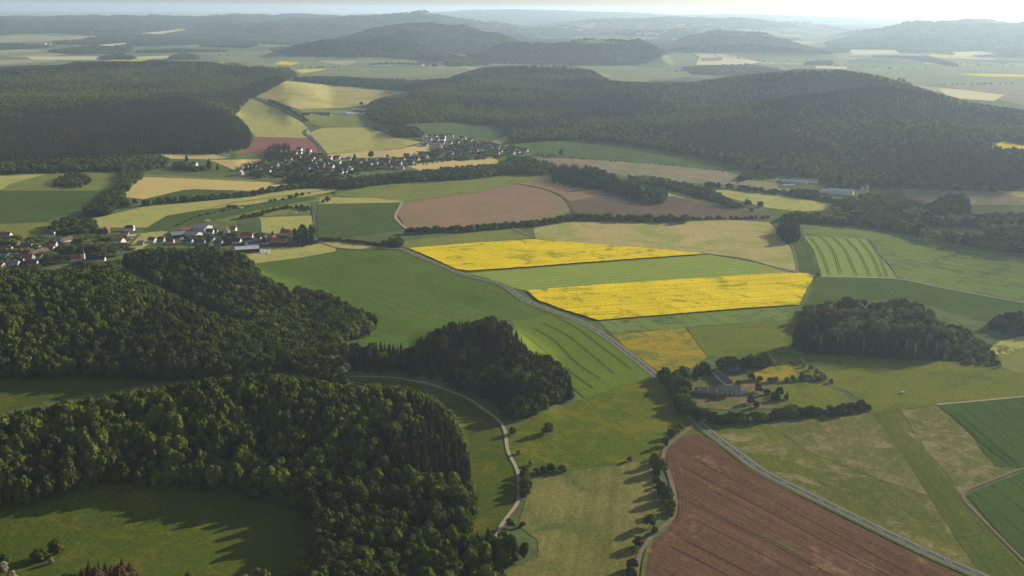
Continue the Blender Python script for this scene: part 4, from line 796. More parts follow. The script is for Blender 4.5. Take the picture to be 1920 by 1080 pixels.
# scattered woods on the open far country, by a noise mask
def farwood(phrase, rmin, rmax, spacing, h, thr, wide):
    pid = place(phrase); n = int(.5*(rmax**2-rmin**2)*R(56)/spacing**2); r = np.sqrt(rng.uniform(rmin**2, rmax**2, n)); a = rng.uniform(-R(28), R(28), n)
    x, y = r*np.sin(a), r*np.cos(a); m = noise2(x, y*.6, 900, 41)*.55+noise2(x, y*.7, 380, 42)*.3+noise2(x, y, 3200, 43)*.35+height(x, y, True)[1]/450; ok = m > thr
    x, y = x[ok], y[ok]; z, hill = height(x, y, True); u, v = project(x, y, z); keep = v < 104-(noise2(x, y, 300, 44)*12)
    for nm, poly, mt, layer, lab in FIELDS:
        P = np.array(poly, float)
        if P[:, 1].min() < 140: keep &= ~inpoly(u, v, P)
    x, y = x[keep], y[keep]; hh = h*(1+rng.uniform(-.3, .3, len(x)))
    add(x, y, hh, np.full(len(x), wide), np.where(rng.random(len(x)) < .7, 'd', 'b'), pid)
farwood('in the scattered woods of the far country', 6300, 12500, 24, 16, .575, 1.9)
farwood('in the last woods under the horizon', 12500, 34000, 75, 20, .57, 4.6)

# pick the ones that show largest as single trees, the rest grows as woods
T = TREES; print('trees', len(T))
X = np.array([t[0] for t in T]); Y = np.array([t[1] for t in T]); Z = np.array([t[2] for t in T]); Hh = np.array([t[3] for t in T]); Wf = np.array([t[4] for t in T])
K = np.array([t[5] for t in T]); PID = np.array([t[6] for t in T]); dist = np.hypot(np.hypot(X, Y), Z-CAMH)
U, V = project(X, Y, Z+Hh*.6); inview = (U > 0) & (U < W_) & (V > 0) & (V < H_+25)
size = Hh/dist
solo = np.zeros(len(T), bool)
smallp = np.array([p[1] for p in PLACES])[PID]
for ks in (('b','p','w','r','d'), ('s','n')):
    m = np.isin(K, ks) & inview; s = size*m+smallp*m*1.0; order = np.argsort(-s)[:295]; solo[order[s[order] > 0]] = True
KN = {'b': ('broadleaf_tree', 'green leafy tree', 'tree'), 'd': ('broadleaf_tree', 'dark green leafy tree', 'tree'), 'p': ('broadleaf_tree', 'pale green spring tree', 'tree'), 'w': ('blossoming_bush', 'creamy white blossoming tree', 'tree'), 'r': ('broadleaf_tree', 'rusty orange tree', 'tree'), 'n': ('spruce_tree', 'broad reddish brown conifer', 'tree'), 's': ('spruce_tree', 'dark brownish green spruce', 'tree')}
ORD = ['first', 'second', 'third', 'fourth', 'fifth', 'sixth', 'seventh', 'eighth', 'ninth', 'tenth', 'eleventh', 'twelfth', 'thirteenth', 'fourteenth', 'fifteenth', 'sixteenth', 'seventeenth', 'eighteenth', 'nineteenth', 'twentieth']
cells = {}
for i in np.where(solo)[0]: cells.setdefault((PID[i], K[i]), []).append(i)
for (pid, k), ids in cells.items():
    ids.sort(key=lambda i: U[i]); nm, desc, cat = KN[k]; ph, sm = PLACES[pid]
    for q, i in enumerate(ids):
        hh = Hh[i]; vi = int(i) % len(SOLO[k]); cm, tm = SOLO[k][vi]; w = hh*Wf[i]
        if not sm: w = hh*float(np.clip(Wf[i], .6, 1.5))
        root = bpy.data.objects.new(nm, None); COL.objects.link(root); root.location = (X[i], Y[i], Z[i]); root.rotation_euler = (0, 0, random.uniform(0, 6.28)); root.scale = (w, w, hh)
        root.empty_display_size = .1
        c = obj('crown', cm, root); t_ = obj('trunk', tm, root)
        if len(ids) == 1 and not ph.startswith(('in ', 'on ', 'at ', 'of ', 'along', 'beside', 'between', 'around')): lab = ph; grp = None
        elif not ph.startswith(('in ', 'on ', 'at ', 'of ', 'along', 'beside', 'between', 'around')): lab = ph+', '+ORD[q]+' from the left'; grp = 'trees like the '+ph
        elif len(ids) <= 20: lab = ('%s %s from the left %s' % (ORD[q], desc, ph)) if len(ids) > 1 else '%s %s' % (desc, ph); grp = 'trees ' + ph if len(ids) > 1 else None
        else: lab = '%s %s' % (desc, ph); grp = 'trees ' + ph
        lab = ' '.join(lab.split()[:16])
        tag(root, lab, cat, grp)
print('solo trees', int(solo.sum()))
# the rest: one object per kind of woodland, instances on points
def mass(name, sel, label):
    ids = np.where(sel)[0]; me = bpy.data.meshes.new(name); n = len(ids); me.vertices.add(n)
    me.vertices.foreach_set('co', np.column_stack([X[ids], Y[ids], Z[ids]]).astype(np.float32).ravel())
    sc = me.attributes.new('size', 'FLOAT_VECTOR', 'POINT'); w = Hh[ids]*np.clip(Wf[ids], .6, 6); sc.data.foreach_set('vector', np.column_stack([w, w, Hh[ids]]).astype(np.float32).ravel())
    rt = me.attributes.new('turn', 'FLOAT_VECTOR', 'POINT'); z0 = rng.uniform(-.06, .06, n); rt.data.foreach_set('vector', np.column_stack([z0, rng.uniform(-.06, .06, n), rng.uniform(0, 6.28, n)]).astype(np.float32).ravel())
    ix = np.zeros(n, np.int32); lod = np.where(dist[ids] < 2300, 'm', 'f')
    for k in set(K[ids]):
        for l in 'mf':
            b, c = IDX[{'w': 'p', 'r': 'p', }.get(k, k)+l]; m = (K[ids] == k) & (lod == l); ix[m] = b+rng.integers(0, c, m.sum())
    at = me.attributes.new('shape', 'INT', 'POINT'); at.data.foreach_set('value', ix)
    o = tag(obj(name, me), label, kind='stuff')
    g = bpy.data.node_groups.new(name, 'GeometryNodeTree'); g.interface.new_socket('Geometry', in_out='INPUT', socket_type='NodeSocketGeometry'); g.interface.new_socket('Geometry', in_out='OUTPUT', socket_type='NodeSocketGeometry')
    gi = g.nodes.new('NodeGroupInput'); go = g.nodes.new('NodeGroupOutput'); ip = g.nodes.new('GeometryNodeInstanceOnPoints'); ci = g.nodes.new('GeometryNodeCollectionInfo')
    ci.inputs['Collection'].default_value = protoc; ci.inputs['Separate Children'].default_value = True; ci.inputs['Reset Children'].default_value = True
    def attr(nm, typ):
        a = g.nodes.new('GeometryNodeInputNamedAttribute'); a.data_type = typ; a.inputs['Name'].default_value = nm; return [s for s in a.outputs if s.enabled and s.name == 'Attribute'][0]
    l = g.links.new; l(gi.outputs[0], ip.inputs['Points']); l(ci.outputs[0], ip.inputs['Instance']); ip.inputs['Pick Instance'].default_value = True
    l(attr('shape', 'INT'), ip.inputs['Instance Index']); l(attr('turn', 'FLOAT_VECTOR'), ip.inputs['Rotation']); l(attr('size', 'FLOAT_VECTOR'), ip.inputs['Scale']); l(ip.outputs[0], go.inputs[0])
    md = o.modifiers.new('grow', 'NODES'); md.node_group = g; return o
rest = ~solo; nearm = dist < 2000; midm = (dist >= 2000) & (dist < 6000); farm = dist >= 6000; isS = np.isin(K, ('s', 'n'))
mass('broadleaf_woodland', rest & nearm & ~isS, 'green broadleaf woods and hedges in the nearer half of the valley')
mass('spruce_woodland', rest & nearm & isS, 'dark brownish spruce woods near the camera')
mass('hill_woodland', rest & midm, 'mixed green woods covering the middle hills')
mass('distant_woodland', rest & farm, 'bluish woods on the hills under the horizon')

# ------------------------------------------------------------------ buildings
def boxg(x0, x1, y0, y1, z0, z1):
    v = [(x, y, z) for z in (z0, z1) for y in (y0, y1) for x in (x0, x1)]
    return v, [(0,2,3,1),(4,5,7,6),(0,1,5,4),(2,6,7,3),(0,4,6,2),(1,3,7,5)]
def joing(gs):
    V, F = [], []
    for v, f in gs: n = len(V); V += list(v); F += [tuple(a+n for a in q) for q in f]
    return V, F
def walls_g(L, W, h, rh):
    a, b = L/2, W/2
    v = [(-a,-b,-1.5),(a,-b,-1.5),(a,b,-1.5),(-a,b,-1.5),(-a,-b,h),(a,-b,h),(a,b,h),(-a,b,h),(-a,0,h+rh),(a,0,h+rh)]
    return v, [(0,1,5,4),(2,3,7,6),(1,2,6,9,5),(3,0,4,8,7),(4,5,9,8),(6,7,8,9)]
def roof_g(L, W, h, rh, o=.5, th=.22, hip=0.0):
    a, b = L/2+o, W/2+o; s = rh/(W/2); z0 = h-o*s+.04; z1 = h+rh+.04; c = a-hip
    v = [(-a,-b,z0),(a,-b,z0),(c,0,z1),(-c,0,z1),(-a,b,z0),(a,b,z0)]
    v += [(x, y, z+th) for x, y, z in v]
    f = [(6,7,8,9),(9,8,11,10),(1,0,3,2),(2,3,4,5),(0,1,7,6),(5,4,10,11),(1,2,8,7),(2,5,11,8),(3,0,6,9),(4,3,9,10)]
    if hip: f += [(7,11,8),(10,6,9)]
    return v, f
def windows_g(L, W, h, n, side):
    gs = []
    for k in range(n):
        x = -L/2+(k+.5)*L/n; z = 1.0 if h < 4 else h*.3
        y = side*(W/2+.02); gs.append(boxg(x-.55, x+.55, y-.04, y+.04, z, z+1.3))
        if h > 4.6: gs.append(boxg(x-.55, x+.55, y-.04, y+.04, h*.62, h*.62+1.2))
    return gs
WALLC = {'white': plain('white_render', (.64,.62,.58), .9, .06), 'cream': plain('cream_render', (.62,.52,.36), .9, .06), 'grey': plain('grey_render', (.40,.38,.36), .9, .08),
         'pinkish': plain('pink_render', (.52,.36,.30), .9, .08), 'brown': plain('brown_timber', (.16,.095,.06), .9, .15), 'dark': plain('dark_timber', (.06,.05,.045), .9, .15), 'yellow': plain('yellow_render', (.62,.46,.20), .9, .08), 'red': plain('red_panel', (.45,.14,.11), .8, .05)}
ROOFC = {'brown': plain('brown_tiles', (.125,.085,.068), .85, .25, 1.5), 'red': plain('red_tiles', (.28,.075,.055), .85, .22, 1.5), 'dark grey': plain('slate_roof', (.065,.066,.075), .7, .2, 1.5),
         'grey': plain('fibre_cement_roof', (.22,.225,.24), .8, .12, .6), 'pale': plain('pale_metal_roof', (.46,.46,.47), .6, .1, .5), 'blue black': plain('blue_black_roof', (.035,.04,.06), .6, .15, 1), 'weathered': plain('weathered_tiles', (.15,.13,.125), .85, .2, .8), 'rusty': plain('rusty_roof', (.26,.11,.075), .85, .25, .6)}
GLASS = plain('window_glass', (.03,.035,.045), .25, .1, 1, .5); WOODM = plain('door_wood', (.12,.07,.04)); SKYL = plain('roof_light', (.36,.37,.36), .5, .05); WFRAME = plain('window_frame', (.7,.7,.68))
_mc = {}
def cmesh(key, fn):
    if key not in _mc: _mc[key] = fn()
    return _mc[key]
BUILT = []
def building(name, cat, u, v, L, W, h, rh, ang, wall, roof, village, desc, nwin=0, chimney=True, hip=0, lights=0, label=None):
    x, y, z = cast(u, v); x, y, z = float(x[0]), float(y[0]), float(z[0])
    # the pixel marks the foot of the near wall: step back half the depth
    d = math.hypot(x, y); k = 1+min(W, L)*.35/d; x, y = x*k, y*k; z = float(height(x, y))
    root = bpy.data.objects.new(name, None); COL.objects.link(root); root.location = (x, y, z+.15); ang = {True: -ang if 0 < ang <= 40 else ang, False: ang}[desc == 'house']; root.rotation_euler = (0, 0, R(ang)-math.atan2(x, y)*.5); root.empty_display_size = 2
    L, W = (L*.92, W*.92) if desc == 'house' else (L, W); key = (round(L), round(W), round(h, 1), round(rh, 1)); L, W = float(key[0]), float(key[1])
    obj('wall', cmesh(('w', key, wall), lambda: mesh('wall', *walls_g(L, W, h, rh), WALLC[wall])), root)
    ro = obj('roof', cmesh(('r', key, roof, hip), lambda: mesh('roof', *roof_g(L, W, h, rh, .55, .25, hip), ROOFC[roof])), root)
    if chimney: obj('chimney', cmesh(('c', key), lambda: mesh('chimney', *boxg(L*.18, L*.18+.9, -.4, .4, h+rh-1.0, h+rh+1.3), WALLC['grey'])), ro)
    if nwin:
        for s in (-1, 1):
            for g_i, g in enumerate(windows_g(L, W, h, nwin, s)): obj('window', cmesh(('win', key, nwin, s, g_i), lambda: mesh('window', *g, GLASS)), root)
        for q, yy in enumerate((-W*.22, W*.22)):
            obj('window', cmesh(('gw', key, q), lambda: mesh('window', *boxg(L/2-.02, L/2+.06, yy-.55, yy+.55, max(1.0, h*.55), max(2.2, h*.55+1.2)), GLASS)), root)
        obj('door', cmesh(('door', key), lambda: mesh('door', *boxg(-.55, .55, -W/2-.09, -W/2+.02, 0, 2.1), WOODM)), root)
    for q in range(lights):
        for s in (-1, 1):
            xx = -L/2+(q+.5)*L/lights; n_ = boxg(-.6, .6, 0, W*.20, 0, .08); sl = rh/(W/2)
            vv_ = [(xx+a, s*(W*.12+b), h+rh+.32-(W*.12+b)*sl+c) for a, b, c in n_[0]]
            obj('skylight', cmesh(('sk', key, q, s, lights), lambda: mesh('skylight', vv_, n_[1], SKYL)), ro)
    BUILT.append((root, u, v, cat, wall, roof, village, desc, label)); return root
LV = 'in the left edge village'; HM = 'in the farm hamlet'; VV = 'in the long valley village'; UV = 'in the upper village end'
def ho(u, v, L, W, h, rh, ang, wall, roof, vil, desc='house', **k):
    return building('house' if desc == 'house' else desc.replace(' ', '_'), 'house' if desc == 'house' else desc.split()[-1], u, v, L, W, h, rh, ang, wall, roof, vil, desc, **k)
# left village
for q in [(12,447,17,11,5,4.5,20,'cream','red'),(93,445,17,12,5,4,10,'white','brown'),(126,457,21,9,5.5,4,52,'white','brown'),(112,456,12,10,4.5,4,-15,'grey','grey'),(100,463,12,9,4.5,4,15,'grey','brown'),
    (96,473,11,9,5,4.5,-20,'white','brown'),(74,481,30,9,6,4,50,'white','brown'),(57,483,13,10,5,5,-40,'brown','brown'),(69,471,13,9,5,4,25,'white','brown'),(51,470,18,12,5,6,-20,'cream','brown'),(36,468,12,9,5,4.5,75,'cream','brown'),
    (17,474,14,9,5,5,30,'white','red'),(39,475,8,6,3.5,3,15,'pinkish','red'),(8,481,22,9,5,4,4,'white','dark grey'),(36,483,22,9,5.5,4,2,'white','dark grey'),(31,489,15,10,6,3,0,'pinkish','brown'),(16,490,12,10,5,4.5,80,'grey','dark grey'),
    (52,491,17,9,6,5,8,'white','red'),(63,493,11,9,4,4,80,'grey','grey'),(89,490,17,9,4.5,4.5,25,'white','brown'),(78,492,12,9,4.5,4,70,'grey','dark grey'),(37,496,13,9,5,4,10,'pinkish','dark grey'),(25,501,18,9,5,4,15,'white','grey'),(3,503,13,9,5,4,40,'cream','brown'),(62,499,14,9,4.5,4,12,'grey','dark grey'),(8,496,12,9,5,4,10,'white','dark grey'),
    (182,492,25,9,4.5,4,6,'white','blue black'),(191,470,15,8,3.5,3.5,5,'cream','red'),(200,438,13,9,6,6,85,'brown','brown'),(190,438,9,7,3.5,3,10,'grey','brown'),(243,433,16,11,4.5,4,5,'white','blue black'),(234,441,13,8,3.5,2.5,0,'pinkish','red'),(226,459,14,12,6,5,35,'white','rusty'),(286,455,13,9,4,4,30,'white','brown'),(303,453,10,8,4,3,10,'grey','dark grey'),(264,460,10,8,3.5,3,0,'grey','grey')]:
    hp = 4.0 if q[0] == 243 else 0
    ho(*q, LV if q[0] < 170 else 'beside the left village', nwin=3 if q[2] < 20 else 6, hip=hp)
for q in [(150,442,20,7,2.8,1.5,3,'grey','grey'),(152,449,20,7,2.8,1.2,3,'dark','dark grey'),(246,446,12,6,2.8,1.5,20,'pinkish','pale')]: ho(*q, 'behind the left village', 'shed', chimney=False)
# farm hamlet
for q in [(334,446,22,16,5,4,20,'dark','grey'),(347,436,16,12,4,3,20,'brown','rusty'),(379,434,24,26,5.5,4,-22,'grey','grey'),(364,446,18,22,5,3.5,-22,'grey','grey'),(463,473,34,18,5,3,12,'dark','pale'),(478,462,26,13,5,4.5,30,'white','dark grey'),(522,461,24,18,5,4.5,-8,'dark','rusty'),(505,461,17,8,3,2,-4,'dark','pale'),(580,457,26,7,3,1.8,6,'dark','dark grey'),(555,461,20,14,4,4,-4,'brown','dark grey')]:
    ho(*q, HM, 'barn', chimney=False, lights=3 if q[0] in (379, 463) else 0)
for q in [(394,440,13,9,5,4,15,'cream','dark grey'),(404,438,9,8,4,3.5,15,'grey','dark grey'),(425,440,12,10,5.5,4.5,88,'white','brown'),(438,435,10,9,5,4,15,'white','red'),(396,455,15,9,5,5,35,'grey','dark grey'),(397,462,8,8,4.5,4,88,'white','brown'),(411,461,12,10,4,5,-20,'grey','brown'),(445,458,13,9,5,4.5,20,'white','blue black'),
    (463,448,20,11,5,5,2,'white','red'),(536,442,16,11,4.5,5,20,'cream','red'),(513,452,8,7,4.5,4,50,'yellow','red'),(378,459,12,9,4,4,10,'grey','brown'),(355,457,12,9,4,4,20,'grey','dark grey'),(340,457,10,9,4,4,60,'pinkish','brown'),(486,452,10,8,4,4,40,'white','dark grey'),(320,457,11,8,4,4,10,'cream','brown')]: ho(*q, HM, nwin=2)
for q in [(435,389,18,7,2.6,1.2,-6,'dark','dark grey'),(451,391,7,3,2.2,.4,-3,'white','pale'),(625,363,8,5,2.6,1,0,'brown','brown'),(389,416,8,4,2.4,.5,3,'cream','pale'),(549,399,5,3,2.2,.4,0,'white','pale'),(553,399,4,3,2.2,.4,0,'white','pale'),(579,397,4,3,2.2,.4,0,'white','pale')]: ho(*q, 'above the farm hamlet', 'shed', chimney=False)
# long valley village
_v = [(508,289),(515,289),(527,290),(534,287),(553,291),(562,290),(562,284),(579,286),(560,299),(541,303),(531,307),(518,312),(539,310),(454,319),(462,318),(470,317),(477,317),(489,325),(503,325),(504,318),(452,328),(580,306),(588,310),(576,320),(600,305),(617,301),(632,299),(634,309),(621,317),(619,323),(612,312),(638,323),(639,328),(578,292),(586,301),(592,318),(604,314),
  (655,303),(664,305),(674,309),(663,310),(649,318),(656,321),(646,327),(686,305),(708,302),(716,304),(725,306),(739,307),(733,304),(754,303),(763,296),(767,301),(774,302),(777,294),(789,294),(797,297),(748,310),(747,317),(754,318),(703,309),(719,314),(730,316),(782,302),(692,312),(770,308)]
_u = [(793,274),(799,275),(790,258),(797,258),(807,259),(815,259),(824,258),(830,259),(838,257),(845,257),(795,263),(804,264),(820,265),(830,264),(814,271),(822,271),(830,272),(844,272),(826,277),(857,271),(866,262),(871,262),(860,267),(874,269),(880,267),(891,273),(896,273),(824,292),(831,292),(839,290),(846,292),(850,286),(859,291),(869,282),(875,289),(882,281),(881,288),(899,282),(906,282),(892,287),(900,286),(912,283),(919,282),(912,274),(922,273),(928,276),(934,278),(932,291),(937,287),(931,283),(961,290),(967,286),(971,289),(986,285),(951,292)]
rr_ = random.Random(5)
for lst, vil in ((_v, VV), (_u, UV)):
    for u, v in lst:
        wall = rr_.choice(['white']*6+['cream']*2+['grey']*2+['pinkish']); roof = rr_.choice(['brown']*3+['dark grey']*4+['red']+['grey'])
        if (u, v) in ((674,309),(619,323),(932,291)): roof = 'red'
        if (u, v) in ((621,317),(986,285),(967,286),(896,273),(562,284),(634,309)): wall = 'white'
        ho(u, v, rr_.choice([12,13,14,15,17]), rr_.choice([9,10,11]), rr_.choice([4.5,5,5.5]), rr_.choice([4,4.5,5]), rr_.choice([8,20,25,12,80,30,-40]), wall, roof, vil, nwin=2 if v > 296 else 0)
ho(365,311,14,9,5,4,30,'white','brown','below the left spruce slope', nwin=2, label='white house alone below the left spruce slope'); ho(354,310,9,7,3.5,3,10,'white','grey','below the left spruce slope', 'shed', chimney=False, label='small white shed left of the lone house below the spruce slope')
ho(424,293,16,4,2.5,.5,2,'white','pale','beside the spruce slope', 'shed', chimney=False, label='thin white low shed on the lane right of the spruce slope')
# hillside farm and factory
for q in [(573,216,26,12,4,4,2,'brown','brown'),(600,215,66,16,4.5,4,-1,'brown','grey'),(612,217,30,12,4,3,-3,'pinkish','brown'),(643,214,56,16,4,4,3,'white','pale'),(655,216,22,16,5,4,20,'white','pale'),(675,209,46,16,5,4,-1,'brown','pale'),(668,215,20,10,3,3,10,'white','pale'),(680,216,12,8,3,2.5,0,'white','pale'),(683,212,10,8,3,2.5,0,'white','grey')]: ho(*q, 'in the hillside farm', 'barn', chimney=False)
for q in [(1508,342,55,14,5,2.5,-14,'cream','grey'),(1490,344,52,12,4,2.5,-14,'grey','pale'),(1467,341,16,12,4,2,-10,'grey','grey'),(1577,365,46,20,7,3.5,-12,'white','pale'),(1551,362,20,14,4.5,2,-12,'white','pale'),(1618,347,46,16,5,2,22,'grey','grey'),(1479,349,26,4,3,.5,28,'white','pale'),(1464,359,12,5,3,.5,5,'white','pale'),(1478,359,8,4,3,.5,5,'white','pale')]: ho(*q, 'at the factory site', 'hall', chimney=False, lights=5 if q[0] == 1577 else 0)
for q in [(715,126,120,22,6,4,0,'white','pale'),(782,123,26,16,5,4,0,'white','grey'),(792,123,20,14,5,4,60,'white','brown'),(800,126,36,16,5,4,4,'grey','pale'),(815,125,40,16,5,5,0,'brown','dark grey'),(830,125,26,16,5,4,15,'white','grey'),(828,118,30,16,5,4,0,'grey','pale'),(866,121,20,14,5,4,30,'white','brown')]: ho(*q, 'in the hamlet below blue hills', 'barn', chimney=False)
for q in [(1327,137),(1336,138),(1342,131),(1346,131),(1355,136),(1358,130),(1378,136),(1373,138),(1349,126),(1370,126),(1332,129),(1364,133),(1385,130),(1392,134),(1445,118),(1488,119),(1477,117),(1455,119),(1320,133)]:
    ho(q[0], q[1], rr_.choice([16,20,26]), 13, 6, 6, rr_.choice([0,30,70,90]), rr_.choice(['white','white','pinkish','cream']), rr_.choice(['brown','red','dark grey']), 'in the distant right village', chimney=False)
for q in [(28,91),(38,89),(50,88),(62,87),(75,86),(85,83),(92,84),(115,79),(122,78),(130,79),(145,79)]: ho(q[0], q[1], 36, 20, 8, 8, rr_.choice([0,30,70]), 'white', rr_.choice(['brown','grey']), 'in the faint far left village', chimney=False)
for q in [(273,78),(285,78),(295,79),(308,80)]: ho(q[0], q[1], 34, 20, 8, 8, rr_.choice([0,30,70]), 'white', 'grey', 'in the faint far hamlet', chimney=False)
# riding farm
ho(1327,743,24,15,3.6,3.0,-4,'brown','weathered','at the riding farm', 'stable', chimney=False, lights=3, label='long low stable with white roof lights beside the road')
ho(1366,739,20,15,3.4,3.0,2,'grey','weathered','at the riding farm', 'stable', chimney=False, nwin=5, label='grey walled stable joined to the right end of the long stable')
for k_ in range(5): ho(1364-k_*4.6,724-k_*4.4,6,12,3.6,2.2,6,'white','dark grey','at the riding farm', 'stable', chimney=False, nwin=1 if k_ == 0 else 0)
ho(1371,701,17,9,3.2,3,-2,'dark','dark grey','at the riding farm', 'barn', chimney=False, label='dark barn in front of the tree row behind the stables')
ho(1393,738,6,4,2.6,.8,10,'grey','grey','at the riding farm', 'shed', chimney=False, label='small grey shed right of the stables on the sandy yard')
ho(1343,703,7,5,2.6,1,30,'grey','blue black','at the riding farm', 'shed', chimney=False, label='small dark blue roofed shed at the far end of the white stable')
# unique labels for the rest
bycell = {}
for b in BUILT:
    if not b[8]: bycell.setdefault((b[6], b[4], b[5], b[7]), []).append(b)
ORD2 = ORD+['twenty-first','twenty-second','twenty-third','twenty-fourth','twenty-fifth','twenty-sixth']
for (vil, wall, roof, desc), bs in bycell.items():
    bs.sort(key=lambda b: b[1])
    for i, b in enumerate(bs):
        base = '%s %s with %s roof' % (wall, desc, roof); lab = base+' '+vil if len(bs) == 1 else '%s %s, %s from left %s' % ('', base, ORD2[i], vil)
        tag(b[0], lab.strip(), b[3], desc+'s '+vil)
for b in BUILT:
    if b[8]: tag(b[0], b[8], b[3])
# church with a slim spire
x, y, z = [float(a[0]) for a in cast(155, 491)]
ch = tag(obj('church', None, None, (x, y+3, z)), 'little white church with red roof and slim grey spire', 'church'); ch.rotation_euler = (0, 0, R(12))
obj('wall', mesh('wall', *walls_g(14, 8, 5, 4.5), WALLC['white']), ch, (-9, 0, 0)); obj('roof', mesh('roof', *roof_g(14, 8, 5, 4.5), ROOFC['red']), ch, (-9, 0, 0))
tw = obj('tower', mesh('tower', *boxg(-2.3, 2.3, -2.3, 2.3, -1, 11), WALLC['white']), ch)
sp_v = [(2.6*math.cos(k*math.pi/4), 2.6*math.sin(k*math.pi/4), 11.02) for k in range(8)]+[(0, 0, 26)]
obj('spire', mesh('spire', sp_v, [(k, (k+1) % 8, 8) for k in range(8)]+[tuple(range(7, -1, -1))], ROOFC['dark grey']), tw)
for s in (-1, 1): obj('window', mesh('window', *boxg(s*2.31-.04, s*2.31+.04, -.6, .6, 7, 9.4), GLASS), tw)
# silos
def tube_g(r, z0, z1, seg=14, r2=None):
    r2 = r if r2 is None else r2
    v = [(r*math.cos(2*math.pi*k/seg), r*math.sin(2*math.pi*k/seg), z0) for k in range(seg)]+[(r2*math.cos(2*math.pi*k/seg), r2*math.sin(2*math.pi*k/seg), z1) for k in range(seg)]
    return v, [(k, (k+1) % seg, seg+(k+1) % seg, seg+k) for k in range(seg)]+[tuple(range(seg-1, -1, -1)), tuple(range(seg, 2*seg))]
for lab, u, v, r, h, m_ in (('pale factory silo, left one of the pair', 1616, 367, 3.2, 17, 'grey'), ('pale factory silo, right one of the pair', 1625, 366, 3.2, 19, 'grey'), ('tall dark farm silo in the hamlet', 497, 460, 3.6, 13, 'dark')):
    x, y, z = [float(a[0]) for a in cast(u, v)]; s = tag(obj('silo', None, None, (x, y, z)), lab, 'silo', 'silos' if 'pair' in lab else None)
    obj('silo_body', mesh('silo_body', *tube_g(r, -1, h), WALLC[m_]), s); obj('silo_cap', mesh('silo_cap', *tube_g(r+.15, h+.01, h+1.8, 14, .5), ROOFC['grey']), s)
# white wrapped silage bales
x, y, z = [float(a[0]) for a in cast(496, 473)]
bale = mesh('bale', *tube_g(.75, 0, 1.3, 10), plain('white_film', (.78,.80,.76), .5, .04))
rb = random.Random(3)
for k in range(46):
    bx, by = rb.uniform(-7.5, 7.5), rb.uniform(-9, 9)
    tag(obj('silage_bale', bale, None, (x+bx, y+by, z+rb.choice([.1, .1, 1.35]))), 'white film wrapped silage bale in the heap beside the barn', 'bale', 'silage bales heaped in the farmyard')
# power poles, pylons
POLE = plain('pole_wood', (.09,.075,.06)); STEEL = plain('galvanised_steel', (.30,.31,.32))
def pole(lab, u, v, h):
    x, y, z = [float(a[0]) for a in cast(u, v)]; p = tag(obj('power_pole', None, None, (x, y, z)), lab, 'pole')
    obj('post', mesh('post', *tube_g(.22, -.5, h, 8, .15), POLE), p); obj('crossarm', mesh('crossarm', *boxg(-1.1, 1.1, -.1, .1, h-1.0, h-.8), POLE), p)
pole('wooden power pole on the small meadow by the lane', 662, 469, 10); pole('wooden power pole alone in the big green field', 812, 549, 9); pole('wooden power pole at the left end of the farm track junction', 1010, 1046, 6)
pole('wooden power pole left in the golden stubble field', 295, 367, 10)
def pylon(lab, u, v, h):
    x, y, z = [float(a[0]) for a in cast(u, v)]; p = tag(obj('pylon', None, None, (x, y, z)), lab, 'pylon', 'pylons on the right plain')
    def bar(p0, p1, w=.45):
        p0, p1 = np.array(p0, float), np.array(p1, float); d = p1-p0; d /= np.linalg.norm(d); a = np.cross(d, [.3, .9, .1]); a /= np.linalg.norm(a); b = np.cross(d, a)
        return [tuple(q+w*(sx*a+sy*b)/1.4) for q in (p0, p1) for sx, sy in ((-1,-1),(1,-1),(1,1),(-1,1))], [(0,1,5,4),(1,2,6,5),(2,3,7,6),(3,0,4,7),(4,5,6,7),(3,2,1,0)]
    gs = [bar((sx*4, sy*4, 0), (sx*.7, sy*.7, h)) for sx in (-1, 1) for sy in (-1, 1)]
    for k in range(5):
        a = 4-3.3*k/5; b = 4-3.3*(k+1)/5
        for sx, sy in ((1,1),(-1,1)): gs.append(bar((sx*a, sy*a, h*k/5), (-sx*b, sy*b, h*(k+1)/5), .3)); gs.append(bar((sx*a, -sy*a, h*k/5), (-sx*b, -sy*b, h*(k+1)/5), .3))
    obj('lattice_mast', mesh('lattice_mast', *joing(gs), STEEL), p)
    for zz, wd in ((h*.72, 11), (h*.88, 8)): obj('crossarm', mesh('crossarm', *boxg(-wd, wd, -.5, .5, zz, zz+.9), STEEL), p)
pylon('leftmost lattice pylon on the hazy right plain', 1714, 128, 52); pylon('middle lattice pylon on the hazy right plain', 1797, 131, 52); pylon('rightmost lattice pylon on the hazy right plain', 1814, 133, 52)
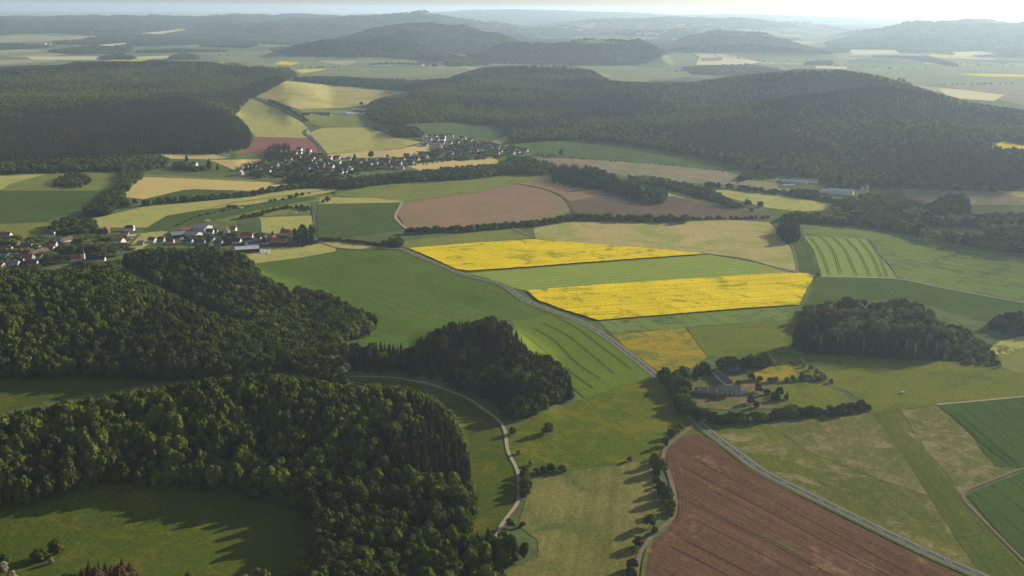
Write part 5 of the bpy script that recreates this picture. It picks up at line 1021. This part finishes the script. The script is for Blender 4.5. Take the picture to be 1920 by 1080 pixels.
# small things in the fields
CARW = plain('white_car_paint', (.75,.75,.74), .35, .02, 1, .5); TYRE = plain('tyre_rubber', (.02,.02,.02)); TRIM = plain('sign_white', (.75,.76,.78), .6)
def van(lab, u, v, ang):
    x, y, z = [float(a[0]) for a in cast(u, v)]; c = tag(obj('van', None, None, (x, y, z+.3)), lab, 'van'); c.rotation_euler = (0, 0, R(ang))
    prof = [(-2.4,.35),(2.4,.35),(2.4,1.0),(1.6,1.25),(1.0,2.1),(-2.4,2.1)]; v_ = [(a, s*.9, b) for s in (-1, 1) for a, b in prof]
    obj('body', mesh('body', v_, [(0,1,2,3,4,5),(11,10,9,8,7,6)]+[(k, 6+k, 6+(k+1) % 6, (k+1) % 6) for k in range(6)], CARW), c)
    obj('windscreen', mesh('windscreen', [(1.56,-.8,1.32),(1.56,.8,1.32),(1.08,.8,2.04),(1.08,-.8,2.04)], [(0,1,2,3)], GLASS), c)
    for sx in (-1.5, 1.5):
        for sy in (-.92, .92):
            g = tube_g(.36, -.12, .12, 12); w = obj('wheel', cmesh('wheel', lambda: mesh('wheel', [(a, cc, b) for a, b, cc in g[0]], g[1], TYRE)), c, (sx, sy, .36))
van('white van parked at the tree belt behind the left meadow', 107, 325, 10); van('white van on the lane junction beside the trees', 1384, 389, 170)
x, y, z = [float(a[0]) for a in cast(1139, 718)]
sg = tag(obj('field_sign', None, None, (x, y, z)), 'small white sign board in the bright green field edge', 'sign'); obj('post', mesh('post', *tube_g(.08, -.2, 1.8, 6), POLE), sg); obj('board', mesh('board', *boxg(-1.0, 1.0, -.05, .05, 1.0, 2.2), TRIM), sg, (0, -.14, 0))
x, y, z = [float(a[0]) for a in cast(1692, 738)]
tr = tag(obj('water_trough', None, None, (x, y, z+.3)), 'white water bowser standing in the wide yellow green meadow', 'trough')
g = tube_g(.8, -1.5, 1.5, 12); obj('tank', mesh('tank', [(c_, a, b+1.3) for a, b, c_ in g[0]], g[1], TRIM), tr); obj('frame', mesh('frame', *boxg(-1.6, 1.6, -.6, .6, .3, .5), STEEL), tr)
for sy in (-.75, .75): obj('wheel', cmesh('wheel', lambda: None), tr, (0, sy, .36))

# ------------------------------------------------------------------ haze: the air of the valley
bm_v = [(sx*70000, sy*70000, z) for z in (-60, 420) for sy in (-1, 1) for sx in (-1, 1)]
hm = mesh('haze', bm_v, [(0,2,3,1),(4,5,7,6),(0,1,5,4),(2,6,7,3),(0,4,6,2),(1,3,7,5)], [])
m = bpy.data.materials.new('haze'); t = nt(m)
pv = t.nodes.new('ShaderNodeVolumePrincipled'); pv.inputs['Color'].default_value = (.62, .81, 1.0, 1); pv.inputs['Density'].default_value = HAZE_DENSITY; pv.inputs['Anisotropy'].default_value = .45
ho = t.nodes.new('ShaderNodeOutputMaterial'); t.links.new(pv.outputs[0], ho.inputs['Volume']); hm.materials.append(m)
haze = tag(obj('haze', hm), 'thin blue summer haze filling the air', kind='stuff')
